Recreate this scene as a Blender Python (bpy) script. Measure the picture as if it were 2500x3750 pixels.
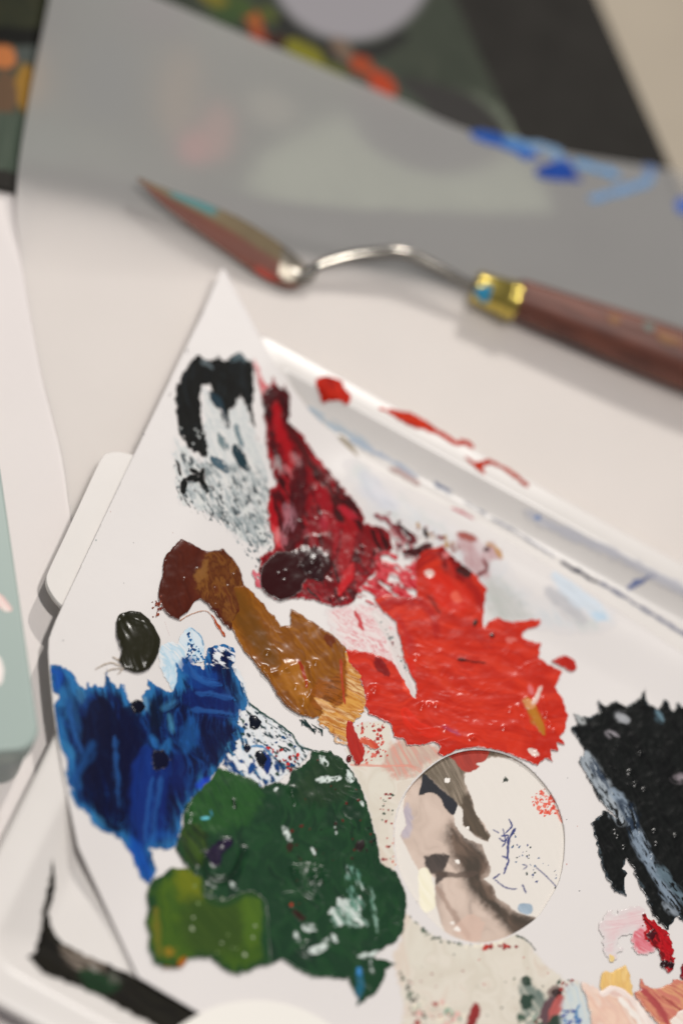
import bpy, bmesh, math, random
import numpy as np

for o in list(bpy.data.objects):
    bpy.data.objects.remove(o, do_unlink=True)
scene = bpy.context.scene
COL = scene.collection
R = math.radians
MM = 0.001

# ------------------------------------------------------------------ camera
TILT = R(33.0)          # camera leans this far from straight down, towards the tray's near side
ROLL = R(28.7)          # and is turned in the hand by this much
DIST = 0.50
SPAN = 0.195            # metres covered by the picture's height at the aim point
FW = np.array([0.0, math.sin(TILT), -math.cos(TILT)])
R0 = np.array([1.0, 0.0, 0.0])
U0 = np.array([0.0, math.cos(TILT), math.sin(TILT)])
RT = math.cos(ROLL) * R0 + math.sin(ROLL) * U0
UP = -math.sin(ROLL) * R0 + math.cos(ROLL) * U0
CAM = -FW * DIST
cam_data = bpy.data.cameras.new("camera")
cam = bpy.data.objects.new("camera", cam_data)
COL.objects.link(cam)
from mathutils import Matrix, Vector
m = Matrix.Identity(4)
for i in range(3):
    m[i][0], m[i][1], m[i][2], m[i][3] = RT[i], UP[i], -FW[i], CAM[i]
cam.matrix_world = m
cam_data.sensor_fit = 'VERTICAL'
cam_data.sensor_height = 36.0
cam_data.sensor_width = 24.0
cam_data.lens = 36.0 * DIST / SPAN
cam_data.clip_start = 0.01
cam_data.clip_end = 50.0
cam_data.dof.use_dof = True
cam_data.dof.aperture_fstop = 4.3
cam_data.dof.aperture_blades = 0
scene.camera = cam
KPX = SPAN / 3750.0 / DIST

def ray(px, py):
    px = np.asarray(px, float); py = np.asarray(py, float)
    dx = (px - 1250.0) * KPX; dy = -(py - 1875.0) * KPX
    return FW[None, :] * np.ones((px.size, 1)) + dx.reshape(-1, 1) * RT + dy.reshape(-1, 1) * UP

def at(px, py, z):
    """points of the picture put on the level z (metres)"""
    d = ray(px, py)
    t = (np.broadcast_to(np.asarray(z, float).reshape(-1), (d.shape[0],)) - CAM[2]) / d[:, 2]
    return CAM[None, :] + d * t[:, None]

def at1(px, py, z):
    return at(np.array([px]), np.array([py]), z)[0]

def on(px, py, f, off=0.0, it=14):
    """points of the picture put on the surface z = f(x, y) (+ off)"""
    px = np.asarray(px, float).ravel(); py = np.asarray(py, float).ravel()
    z = np.zeros(px.size)
    for _ in range(it):
        p = at(px, py, z + off)
        z = 0.5 * z + 0.5 * f(p[:, 0], p[:, 1])
    p = at(px, py, z + off)
    return p

# ------------------------------------------------------------------ light
world = bpy.data.worlds.new("World"); scene.world = world
world.use_nodes = True
bg = world.node_tree.nodes["Background"]
bg.inputs[0].default_value = (0.94, 0.94, 1.0, 1)
bg.inputs[1].default_value = 0.23

def lamp(name, elev, azim, dist, power, size, col):
    d = bpy.data.lights.new(name, 'AREA'); d.shape = 'DISK'; d.size = size
    d.energy = power; d.color = col
    o = bpy.data.objects.new(name, d); COL.objects.link(o)
    v = Vector((math.sin(R(azim)) * math.cos(R(elev)), math.cos(R(azim)) * math.cos(R(elev)), math.sin(R(elev))))
    o.location = v * dist
    o.rotation_euler = v.to_track_quat('Z', 'Y').to_euler()
    return o
lamp("ceiling_lamp_low", 46, -7, 1.5, 10.0, 0.07, (1.0, 0.955, 0.90))
lamp("close_lamp_high", 80, 150, 0.60, 1.82, 0.05, (1.0, 0.96, 0.915))  # unseen lamp moved in close overhead for falloff, turned to keep sheen off the paint

vs = scene.view_settings
vs.view_transform = 'Standard'; vs.look = 'None'; vs.exposure = 0.0; vs.gamma = 1.0
vs.use_curve_mapping = False
scene.cycles.use_denoising = True
scene.cycles.max_bounces = 8
scene.cycles.transmission_bounces = 6

FOC = at1(1150, 2600, 0.003)
cam_data.dof.focus_distance = float(np.dot(FOC - CAM, FW))

# ------------------------------------------------------------------ helpers
def lin(c):
    c = np.asarray(c, float) / 255.0
    return np.where(c <= 0.04045, c / 12.92, ((c + 0.055) / 1.055) ** 2.4)

GAIN = 1.06     # picture value -> surface colour
def alb(c):
    return np.clip(lin(c) * GAIN, 0.0, 0.9)

def link(name, me, mat=None, parent=None, label=None, cat=None, group=None, kind=None, smooth=True):
    o = bpy.data.objects.new(name, me); COL.objects.link(o)
    if mat: me.materials.append(mat)
    if smooth and len(me.polygons):
        me.polygons.foreach_set("use_smooth", [True] * len(me.polygons))
    if parent: o.parent = parent
    for k, v in (("label", label), ("category", cat), ("group", group), ("kind", kind)):
        if v: o[k] = v
    return o

def empty(name, label, cat, group=None, loc=(0, 0, 0)):
    o = bpy.data.objects.new(name, None); COL.objects.link(o)
    o.empty_display_size = 0.01
    o["label"] = label; o["category"] = cat
    if group: o["group"] = group
    return o

def mesh_np(name, V, F, col=None):
    """quads (n,4) as a mesh, colour per vertex if given"""
    V = np.ascontiguousarray(V, dtype=np.float32); F = np.ascontiguousarray(F, dtype=np.int32)
    me = bpy.data.meshes.new(name)
    n = F.shape[0]; k = F.shape[1]
    me.vertices.add(len(V)); me.vertices.foreach_set("co", V.ravel())
    me.loops.add(n * k); me.loops.foreach_set("vertex_index", F.ravel())
    me.polygons.add(n)
    me.polygons.foreach_set("loop_start", np.arange(n, dtype=np.int32) * k)
    me.polygons.foreach_set("loop_total", np.full(n, k, dtype=np.int32))
    me.update(calc_edges=True); me.validate()
    if col is not None:
        a = me.color_attributes.new("Col", 'FLOAT_COLOR', 'POINT')
        c = np.ones((len(V), 4), np.float32); c[:, :3] = col
        a.data.foreach_set("color", c.ravel())
    return me

def grid_faces(h, w, keep=None):
    idx = np.arange(h * w).reshape(h, w)
    q = np.stack([idx[1:, :-1], idx[1:, 1:], idx[:-1, 1:], idx[:-1, :-1]], -1)
    if keep is not None: q = q[keep]
    return q.reshape(-1, 4)

def compact(V, F, *att):
    used = np.unique(F); mp = np.full(len(V), -1, np.int64); mp[used] = np.arange(len(used))
    return (V[used], mp[F]) + tuple(a[used] for a in att)

def tube(path, rad, seg=14, caps=True):
    path = [Vector(p) for p in path]; n = len(path)
    V = []; F = []
    prev = None
    for i, p in enumerate(path):
        t = (path[min(i + 1, n - 1)] - path[max(i - 1, 0)]).normalized()
        if prev is None:
            a = Vector((0, 0, 1)).cross(t)
            a = a.normalized() if a.length > 1e-6 else Vector((1, 0, 0))
        else:
            a = (prev - t * prev.dot(t)).normalized()
        prev = a; b = t.cross(a)
        r = rad[i] if hasattr(rad, '__len__') else rad
        for k in range(seg):
            th = 2 * math.pi * k / seg
            V.append(p + a * (r * math.cos(th)) + b * (r * math.sin(th)))
    for i in range(n - 1):
        for k in range(seg):
            k2 = (k + 1) % seg
            F.append((i * seg + k, i * seg + k2, (i + 1) * seg + k2, (i + 1) * seg + k))
    if caps:
        F.append(tuple(range(seg))[::-1]); F.append(tuple((n - 1) * seg + k for k in range(seg)))
    me = bpy.data.meshes.new("tube"); me.from_pydata([tuple(v) for v in V], [], F); me.update()
    return me

def catmull(pts, n=6, closed=False):
    P = np.asarray(pts, float); out = []
    N = len(P)
    rng = range(N) if closed else range(N - 1)
    for i in rng:
        if closed:
            p0, p1, p2, p3 = P[(i - 1) % N], P[i], P[(i + 1) % N], P[(i + 2) % N]
        else:
            p0, p1, p2, p3 = P[max(i - 1, 0)], P[i], P[i + 1], P[min(i + 2, N - 1)]
        for k in range(n):
            t = k / n
            out.append(0.5 * ((2 * p1) + (-p0 + p2) * t + (2 * p0 - 5 * p1 + 4 * p2 - p3) * t * t + (-p0 + 3 * p1 - 3 * p2 + p3) * t ** 3))
    if not closed: out.append(P[-1])
    return np.array(out)

def resample(P, n):
    P = np.asarray(P, float)
    d = np.r_[0, np.cumsum(np.linalg.norm(np.diff(P, axis=0), axis=1))]
    t = np.linspace(0, d[-1], n)
    return np.stack([np.interp(t, d, P[:, k]) for k in range(P.shape[1])], 1)

def coons(top, bot, left, right, n, mm):
    """top/bot run left->right (n points), left/right run top->bottom (mm points)"""
    T, B, L, Rr = resample(top, n), resample(bot, n), resample(left, mm), resample(right, mm)
    u = np.linspace(0, 1, n)[None, :, None]; v = np.linspace(0, 1, mm)[:, None, None]
    return ((1 - v) * T[None] + v * B[None] + (1 - u) * L[:, None] + u * Rr[:, None]
            - ((1 - u) * (1 - v) * T[0] + u * (1 - v) * T[-1] + (1 - u) * v * B[0] + u * v * B[-1]))

# ---- noise on arrays
_tabs = {}
def vnoise(x, y, seed=0):
    if seed not in _tabs: _tabs[seed] = np.random.RandomState(seed + 11).rand(256, 256)
    T = _tabs[seed]
    xi = np.floor(x).astype(int); yi = np.floor(y).astype(int)
    fx = x - xi; fy = y - yi
    fx = fx * fx * (3 - 2 * fx); fy = fy * fy * (3 - 2 * fy)
    a = T[xi & 255, yi & 255]; b = T[(xi + 1) & 255, yi & 255]
    c = T[xi & 255, (yi + 1) & 255]; d = T[(xi + 1) & 255, (yi + 1) & 255]
    return (a * (1 - fx) + b * fx) * (1 - fy) + (c * (1 - fx) + d * fx) * fy

def fbm(x, y, seed=0, o=4, g=0.5):
    s = 0; a = 1.0; t = 0
    for k in range(o):
        s = s + a * vnoise(x * 2 ** k + 17.3 * k, y * 2 ** k - 9.1 * k, seed + k); t += a; a *= g
    return s / t

def sstep(a, b, x):
    t = np.clip((x - a) / (b - a), 0, 1); return t * t * (3 - 2 * t)

def seg_info(U, V, path):
    """nearest distance, signed side and arc length to a polyline"""
    best = np.full(U.shape, 1e9); side = np.zeros(U.shape); arc = np.zeros(U.shape); s0 = 0.0
    for (ax, ay), (bx, by) in zip(path[:-1], path[1:]):
        dx, dy = bx - ax, by - ay; L2 = dx * dx + dy * dy + 1e-9; L = math.sqrt(L2)
        t = np.clip(((U - ax) * dx + (V - ay) * dy) / L2, 0, 1)
        ex, ey = U - (ax + t * dx), V - (ay + t * dy)
        d = np.sqrt(ex * ex + ey * ey)
        k = d < best
        best[k] = d[k]; side[k] = (np.sign(dx * ey - dy * ex) * d)[k]; arc[k] = (s0 + t * L)[k]
        s0 += L
    return best, side, arc, s0

def poly_sdf(U, V, pts):
    """signed distance to a closed outline, positive inside"""
    P = np.asarray(pts, float); best = np.full(U.shape, 1e18); ins = np.zeros(U.shape, bool)
    for (ax, ay), (bx, by) in zip(P, np.roll(P, -1, 0)):
        dx, dy = bx - ax, by - ay; L2 = dx * dx + dy * dy + 1e-9
        t = np.clip(((U - ax) * dx + (V - ay) * dy) / L2, 0, 1)
        best = np.minimum(best, (U - ax - t * dx) ** 2 + (V - ay - t * dy) ** 2)
        c = ((ay > V) != (by > V))
        if abs(by - ay) > 1e-9:
            ins ^= c & (U < (bx - ax) * (V - ay) / (by - ay) + ax)
    return np.where(ins, 1, -1) * np.sqrt(best)

def blur(A, n):
    for _ in range(n):
        A = np.pad(A, 1, mode='edge')
        A = (A[:-2, 1:-1] + A[2:, 1:-1] + 2 * A[1:-1, 1:-1]) / 4
        A = np.pad(A, 1, mode='edge')
        A = (A[1:-1, :-2] + A[1:-1, 2:] + 2 * A[1:-1, 1:-1]) / 4
    return A

# ------------------------------------------------------------------ materials
def mat_new(name):
    mt = bpy.data.materials.new(name); mt.use_nodes = True
    nt = mt.node_tree; b = nt.nodes["Principled BSDF"]
    return mt, nt, b

def add_bump(nt, b, scale, strength, dist, detail=4.0):
    tc = nt.nodes.new("ShaderNodeTexCoord")
    n = nt.nodes.new("ShaderNodeTexNoise"); n.inputs["Scale"].default_value = scale; n.inputs["Detail"].default_value = detail
    bp = nt.nodes.new("ShaderNodeBump"); bp.inputs["Strength"].default_value = strength; bp.inputs["Distance"].default_value = dist
    nt.links.new(tc.outputs["Object"], n.inputs["Vector"])
    nt.links.new(n.outputs["Fac"], bp.inputs["Height"]); nt.links.new(bp.outputs["Normal"], b.inputs["Normal"])
    return n

def plain(name, col, rough=0.5, spec=0.5, bump=None, var=0.0, vscale=60, metal=0.0):
    mt, nt, b = mat_new(name)
    c = tuple(lin(col)) + (1,)
    b.inputs["Base Color"].default_value = c
    b.inputs["Roughness"].default_value = rough
    b.inputs["Specular IOR Level"].default_value = spec
    b.inputs["Metallic"].default_value = metal
    if var:
        tc = nt.nodes.new("ShaderNodeTexCoord")
        n = nt.nodes.new("ShaderNodeTexNoise"); n.inputs["Scale"].default_value = vscale; n.inputs["Detail"].default_value = 5
        r = nt.nodes.new("ShaderNodeValToRGB")
        r.color_ramp.elements[0].position = 0.3; r.color_ramp.elements[1].position = 0.7
        r.color_ramp.elements[0].color = tuple(x * (1 - var) for x in c[:3]) + (1,)
        r.color_ramp.elements[1].color = tuple(min(1, x * (1 + var)) for x in c[:3]) + (1,)
        nt.links.new(tc.outputs["Object"], n.inputs["Vector"]); nt.links.new(n.outputs["Fac"], r.inputs["Fac"])
        nt.links.new(r.outputs["Color"], b.inputs["Base Color"])
    if bump: add_bump(nt, b, *bump)
    return mt

def paint_mat(name, rough, spec, bump):
    mt, nt, b = mat_new(name)
    a = nt.nodes.new("ShaderNodeAttribute"); a.attribute_name = "Col"
    nt.links.new(a.outputs["Color"], b.inputs["Base Color"])
    b.inputs["Roughness"].default_value = rough
    b.inputs["Specular IOR Level"].default_value = spec
    if bump: add_bump(nt, b, *bump)
    return mt

M_WET = paint_mat("wet_paint", 0.23, 0.24, (500, 0.05, 0.0001, 2))
M_GLOB = paint_mat("fresh_paint_bead", 0.2, 0.2, (500, 0.12, 0.0001, 2))
M_DRY = paint_mat("brushed_paint", 0.5, 0.05, (1200, 0.15, 0.0001, 3))
M_FILM = paint_mat("thin_paint_film", 0.5, 0.3, (1500, 0.15, 0.00008, 3))
M_PRINT = paint_mat("printed_picture", 0.6, 0.1, None)
PAPER = np.array(lin((220, 215, 213)))
M_PAL = plain("coated_palette_paper", (222, 217, 214), 0.42, 0.35, (260, 0.10, 0.0003), 0.03, 22)
M_UNDER = plain("palette_paper_below", (238, 234, 226), 0.5, 0.3, (300, 0.08, 0.0002), 0.012, 40)
M_WHITE = plain("white_drawing_paper", (230, 223, 220), 0.75, 0.2, (700, 0.15, 0.0002), 0.02, 30)
M_PLAS = plain("white_tray_plastic", (224, 219, 214), 0.32, 0.5, (120, 0.07, 0.0004), 0.04, 38)
M_TABLE = plain("beige_table_top", (176, 165, 148), 0.7, 0.15, (300, 0.1, 0.0003), 0.06, 25)
M_BLACK = plain("black_card", (46, 44, 41), 0.8, 0.12, (900, 0.2, 0.0002), 0.15, 90)

def mat_tracing():
    mt = bpy.data.materials.new("tracing_paper"); mt.use_nodes = True
    nt = mt.node_tree; nt.nodes.clear()
    out = nt.nodes.new("ShaderNodeOutputMaterial")
    d = nt.nodes.new("ShaderNodeBsdfDiffuse"); t = nt.nodes.new("ShaderNodeBsdfTranslucent")
    g = nt.nodes.new("ShaderNodeBsdfGlossy"); g.inputs["Roughness"].default_value = 0.55
    g.inputs["Color"].default_value = (0.9, 0.9, 0.9, 1)
    tc = nt.nodes.new("ShaderNodeTexCoord"); n = nt.nodes.new("ShaderNodeTexNoise"); n.inputs["Scale"].default_value = 45
    n.inputs["Detail"].default_value = 5
    r = nt.nodes.new("ShaderNodeValToRGB")
    r.color_ramp.elements[0].position = 0.3; r.color_ramp.elements[1].position = 0.7
    r.color_ramp.elements[0].color = (0.935, 0.922, 0.90, 1); r.color_ramp.elements[1].color = (0.955, 0.942, 0.92, 1)
    nt.links.new(tc.outputs["Object"], n.inputs["Vector"]); nt.links.new(n.outputs["Fac"], r.inputs["Fac"])
    nt.links.new(r.outputs["Color"], d.inputs["Color"]); nt.links.new(r.outputs["Color"], t.inputs["Color"])
    mx = nt.nodes.new("ShaderNodeMixShader"); mx.inputs[0].default_value = 0.80
    nt.links.new(d.outputs[0], mx.inputs[1]); nt.links.new(t.outputs[0], mx.inputs[2])
    m2 = nt.nodes.new("ShaderNodeMixShader"); m2.inputs[0].default_value = 0.035
    nt.links.new(mx.outputs[0], m2.inputs[1]); nt.links.new(g.outputs[0], m2.inputs[2])
    nt.links.new(m2.outputs[0], out.inputs["Surface"])
    return mt
M_TRACE = mat_tracing()

# ------------------------------------------------------------------ paint canvas
class Canvas:
    """Paint laid down patch by patch: coverage, colour and thickness on a fine grid."""
    def __init__(s, x0, y0, x1, y1, step=2.8, seed=1):
        s.U, s.V = np.meshgrid(np.arange(x0, x1 + step, step), np.arange(y0, y1 + step, step))
        s.C = np.zeros(s.U.shape); s.RGB = np.zeros(s.U.shape + (3,)); s.H = np.zeros(s.U.shape); s.S = np.zeros(s.U.shape)
        s.seed = seed; s.k = 0; s.step = step; s.M = None
    def _n(s):
        s.k += 7; return s.seed * 101 + s.k
    def win(s, pts, pad):
        P = np.asarray(pts, float)
        j = np.where((s.U[0] > P[:, 0].min() - pad) & (s.U[0] < P[:, 0].max() + pad))[0]
        i = np.where((s.V[:, 0] > P[:, 1].min() - pad) & (s.V[:, 0] < P[:, 1].max() + pad))[0]
        if len(i) == 0 or len(j) == 0: return None
        return (slice(i[0], i[-1] + 1), slice(j[0], j[-1] + 1))
    def put(s, w, a, col, h, cov=True, add=True):
        col = np.asarray(col, float)
        e = (a / np.maximum(s.C[w] + a * (1 - s.C[w]), 1e-4))[..., None] if cov else a[..., None]
        s.RGB[w] = s.RGB[w] * (1 - e) + col * e
        if cov: s.C[w] = np.maximum(s.C[w], a) if cov is True else np.maximum(s.C[w], a * cov)
        if add: s.H[w] = s.H[w] + a * h
        else: s.H[w] = s.H[w] * (1 - a) + a * h
    def streak(s, w, ang, along, across, o=4):
        U, V = s.U[w], s.V[w]; c, n = math.cos(R(ang)), math.sin(R(ang))
        a = U * c + V * n; b = -U * n + V * c
        wob = (fbm(U / 90, V / 90, s._n(), 2) - 0.5) * across * 3
        return fbm(a / along, (b + wob) / across, s._n(), o)
    def poly(s, pts, cols, h=0.25, rough=6, rs=14, feather=3, ang=60, along=90, across=9, smooth=True,
             gap=0.0, gs=12, op=1.0, cov=True, contrast=1.6, only=False, edge_dry=0, add=True, setmask=False, edge_col=None):
        """a filled outline; cols is a list of colours mixed along streaks"""
        P = catmull(pts, 4, True) if smooth else np.asarray(pts, float)
        w = s.win(P, rough * 3 + 8)
        if w is None: return
        U, V = s.U[w], s.V[w]
        sd = poly_sdf(U, V, P)
        sd = sd + (fbm(U / rs, V / rs, s._n(), 3) - 0.5) * rough * 2.4
        a = sstep(-feather, feather, sd)
        if edge_dry:
            k = s.streak(w, ang, along * 0.7, across * 0.8, 3)
            a = a * sstep(0.0, 0.35, np.clip(sd / edge_dry, 0, 1) + (k - 0.45) * 1.3)
        if gap:
            g = s.streak(w, ang, gs * 3.0, gs, 4)
            a = a * sstep(gap - 0.07, gap + 0.07, g)
        a = a * op
        if only: a = a * (np.clip(s.C[w] * 1.2, 0, 1) if s.M is None else s.M[w])
        cols = [alb(c) for c in cols]
        n = s.streak(w, ang, along, across)
        n = np.clip((n - 0.5) * contrast * 1.7 + 0.5, 0, 0.9999) * (len(cols) - 1) if len(cols) > 1 else n * 0
        i = np.clip(np.floor(n).astype(int), 0, max(len(cols) - 2, 0)); f = (n - i)[..., None]
        arr = np.array(cols)
        col = arr[i] * (1 - f) + arr[np.minimum(i + 1, len(cols) - 1)] * f
        if edge_col is not None:
            ek = s.streak(w, ang, along * .5, across * .6, 3)
            e = (1 - sstep(0, edge_col[1], sd + (ek - .5) * edge_col[1] * 2.0))[..., None] * edge_col[2]
            col = col * (1 - e) + alb(edge_col[0]) * e
        if h > .06: col = col * (.91 + .18 * s.streak(w, ang, along * .8, 4.0, 2)[..., None])
        relief = 0.55 + 0.9 * s.streak(w, ang, along * 0.6, across * 0.7)
        s.put(w, a, col, h * relief, cov=(cov if not only else False), add=add)
        if setmask:
            s.M = np.zeros(s.U.shape); s.M[w] = a
    def stroke(s, path, wd, col, h=0.12, dry=(0.0, 0.45), op=1.0, bristle=5, along=80, only=False, cov=True, taper=0.0, feather=2.5, add=True):
        P = catmull(path, 6) if len(path) > 2 else np.asarray(path, float)
        if only and wd > 12: feather = feather * 2.0
        w = s.win(P, wd + 8)
        if w is None: return
        U, V = s.U[w], s.V[w]
        d, t, arc, L = seg_info(U, V, P)
        q = arc / max(L, 1)
        hw = wd * 0.5 * (1 - taper * q)
        hw = hw * (0.82 + 0.36 * fbm(arc / 30, np.sign(t) * 3.3 + 7, s._n(), 2))
        rag = min(wd * 0.9, 26.0)
        rg = fbm(arc / (rag * 1.6) + 3.1, t / (rag * 0.5), s._n(), 3) - 0.5
        tip = np.minimum(arc, L - arc) / max(wd * 0.6, 1)
        a = sstep(-feather, feather, hw - d + rg * rag - (1 - np.clip(tip, 0, 1)) * wd * 0.22 * (len(path) > 1))
        n = fbm(arc / along, t / bristle, s._n(), 3)
        th = dry[0] + (dry[1] - dry[0]) * q
        a = a * sstep(th - 0.08, th + 0.08, n + 0.12) if max(dry) > 0 else a
        a = a * op
        if only: a = a * (np.clip(s.C[w] * 1.2, 0, 1) if s.M is None else s.M[w])
        c = alb(col) * (0.82 + 0.36 * n[..., None])
        s.put(w, a, np.clip(c, 0, .9), h * (0.5 + n), cov=(cov if not only else False), add=add)
    def blob(s, x, y, rx, ry, ang, col, h=0.8, rough=0.12, op=1.0, power=0.5, add=True, only=False, cov=True):
        r = max(rx, ry); w = s.win([(x - r, y - r), (x + r, y + r)], 6)
        if w is None: return
        U, V = s.U[w] - x, s.V[w] - y; c, n = math.cos(R(ang)), math.sin(R(ang))
        p = np.sqrt(((U * c + V * n) / rx) ** 2 + ((-U * n + V * c) / ry) ** 2)
        p = p * (1 + (fbm(U / (r * .6) + 5, V / (r * .6) + 5, s._n(), 3) - 0.5) * rough * 4)
        a = sstep(1.06, 0.92, p) * op
        if only: a = a * (np.clip(s.C[w] * 1.2, 0, 1) if s.M is None else s.M[w])
        dome = np.clip(1 - p * p, 0, 1) ** power
        cc = np.asarray(alb(col))
        e = a[..., None] if only else (a / np.maximum(s.C[w] + a * (1 - s.C[w]), 1e-4))[..., None]
        s.RGB[w] = s.RGB[w] * (1 - e) + cc * e
        if not only: s.C[w] = np.maximum(s.C[w], a * (1 if cov is True else cov))
        s.S[w] = (s.S[w] if add else s.S[w] * (1 - a)) + dome * h * (a > 0)
    def specks(s, pts, n, rmin, rmax, cols, h=0.1, seed=0, stretch=1.6, ang=None):
        rn = random.Random(seed + s.seed)
        P = np.asarray(pts, float); x0, y0 = P.min(0); x1, y1 = P.max(0)
        k = 0; tries = 0
        while k < n and tries < n * 30:
            tries += 1
            x, y = rn.uniform(x0, x1), rn.uniform(y0, y1)
            if poly_sdf(np.array([[x]]), np.array([[y]]), P)[0, 0] < 0: continue
            r = rmin + (rmax - rmin) * rn.random() ** 2.2
            s.blob(x, y, r * rn.uniform(1, stretch), r, (rn.uniform(0, 180) if ang is None else ang + rn.uniform(-20, 20)),
                   rn.choice(cols), h, 0.3)
            k += 1
    def ridge(s, path, wd, h, only=True):
        P = catmull(path, 8); w = s.win(P, wd * 2)
        if w is None: return
        d, t, arc, L = seg_info(s.U[w], s.V[w], P)
        s.S[w] += h * np.exp(-(d / wd) ** 2) * (np.clip(s.C[w], 0, 1) if only else 1)
    def ridged(s, ang, along, across, amp, thr=.86):
        w = (slice(None), slice(None))
        n = s.streak(w, ang, along, across, 2)
        r = 1 - np.abs(2 * n - 1)
        k = fbm(s.U / 120, s.V / 120, s._n(), 2)
        s.S += amp * np.clip((r - thr) / (1 - thr), 0, 1) ** 2 * sstep(.45, .6, k) * np.clip(s.C, 0, 1)
    def bumps(s, scale, amp, seed=0, o=3):
        s.H += (fbm(s.U / scale, s.V / scale, s.seed * 31 + seed, o) - 0.5) * amp
    def build(s, name, f, zoff, mat, base=PAPER, cut=0.14, taper=3, parent=None, hs=1.0, clip=None, **kw):
        C = np.clip(s.C, 0, 1)
        if clip is not None: C = C * clip(s.U, s.V)
        mask = C > cut
        a = np.clip(C * 1.12, 0, 1)[..., None]
        rgb = np.clip(np.asarray(base) * (1 - a) + s.RGB * a, 0.002, 0.92)
        m2 = blur(mask.astype(float), taper)
        tp = sstep(0.42, 0.98, m2) ** 0.7
        body = {'wet_paint': .20, 'fresh_paint_bead': .15, 'brushed_paint': .08}.get(mat.name, 0.0)
        H = np.clip(blur(s.H, 3) * (0.28 if body > .09 else .2) + blur(s.S, 1) * 0.5 + body * (1 + .15 * sstep(.98, .7, m2)), 0, None) * tp * hs * MM
        keep = mask[:-1, :-1] & mask[1:, :-1] & mask[:-1, 1:] & mask[1:, 1:]
        F = grid_faces(*mask.shape, keep)
        used = np.unique(F)
        mp = np.full(mask.size, -1, np.int64); mp[used] = np.arange(len(used))
        P = on(s.U.ravel()[used], s.V.ravel()[used], f, zoff * MM)
        P[:, 2] += H.ravel()[used]
        me = mesh_np(name, P, mp[F], rgb.reshape(-1, 3)[used])
        return link(name, me, mat, parent, **kw)

# ------------------------------------------------------------------ setting: table and papers
def quadsheet(name, corners, z, mat, n=2, **kw):
    V = [tuple(at1(x, y, z)) for x, y in corners]
    me = bpy.data.meshes.new(name); me.from_pydata(V, [], [tuple(range(len(V)))[::-1]]); me.update()
    return link(name, me, mat, **kw)

me = bpy.data.meshes.new("table_top")
s_ = 1.2
me.from_pydata([(-s_, -s_, 0), (s_, -s_, 0), (s_, s_, 0), (-s_, s_, 0)], [], [(0, 1, 2, 3)]); me.update()
link("table_top", me, M_TABLE, kind="structure", label="beige table top seen past the dark board", smooth=False)

# big white paper spread under everything
ctr = at1(900, 2300, 0)
wv = [at1(-1700, 500, 0.0001), at1(2900, 1000, 0.0001), at1(3600, 5200, 0.0001), at1(-1500, 5200, 0.0001)]
th = 0.0001
V = [(p[0], p[1], 0.0) for p in wv] + [(p[0], p[1], th) for p in wv]
me = bpy.data.meshes.new("white_paper")
me.from_pydata(V, [], [(3, 2, 1, 0)[::-1][::-1], (7, 6, 5, 4)[::-1], (0, 1, 5, 4), (1, 2, 6, 5), (2, 3, 7, 6), (3, 0, 4, 7)])
for v in me.vertices[0:4]: v.co.z = 0.00003
me.update()
link("white_paper", me, M_WHITE, label="plain white paper spread under the tray beside the mint box", cat="paper", smooth=False)

# ------------------------------------------------------------------ picture board with dark border
BT = 1.8 * MM
b_br, b_tr, b_tl, b_bl = (2755, 1298), (1798, -900), (-1500, -900), (-1200, 420)
BQ = [at1(*p, BT) for p in (b_bl, b_br, b_tr, b_tl)]
board = empty("picture_board", "dark board carrying a blurred painting with a pale round bowl and orange leaves", "picture")
V = [(p[0], p[1], 0.0003) for p in BQ] + [(p[0], p[1], BT) for p in BQ]
me = bpy.data.meshes.new("mount")
me.from_pydata(V, [], [(3, 2, 1, 0), (4, 5, 6, 7), (0, 1, 5, 4), (1, 2, 6, 5), (2, 3, 7, 6), (3, 0, 4, 7)]); me.update()
bo = link("mount", me, M_BLACK, board, smooth=False)
bv = bo.modifiers.new("bevel", 'BEVEL'); bv.width = 0.0004; bv.segments = 2

cv = Canvas(-1100, -800, 2100, 830, 9, 5)
prt = [(2032, 800), (1650, 792), (1250, 775), (700, 716), (60, 634), (-400, 578), (-1050, 500), (-1050, -780), (1300, -780), (1670, 0), (1850, 400)]
cv.poly(prt, [(52, 58, 48), (62, 68, 57), (72, 76, 64)], h=0, rough=0, smooth=False, along=300, across=90, contrast=1)
cv.poly([(1650, 350), (1900, 480), (2030, 790), (1250, 780), (900, 700), (1100, 500)], [(120, 128, 110), (134, 142, 124)], h=0, rough=20, feather=40, only=True)
cv.blob(1560, 470, 300, 175, 15, (58, 56, 54), 0, 0.03, only=True)
cv.blob(1285, -135, 300, 285, 0, (160, 156, 160), 0, 0.0, only=True)
cv.stroke([(1010, 60), (1150, 165), (1330, 195), (1480, 130)], 55, (42, 42, 40), h=0, dry=(0, 0), only=True)
cv.stroke([(1340, 230), (1440, 320), (1560, 440)], 60, (72, 80, 68), h=0, dry=(0, 0), only=True)
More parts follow.
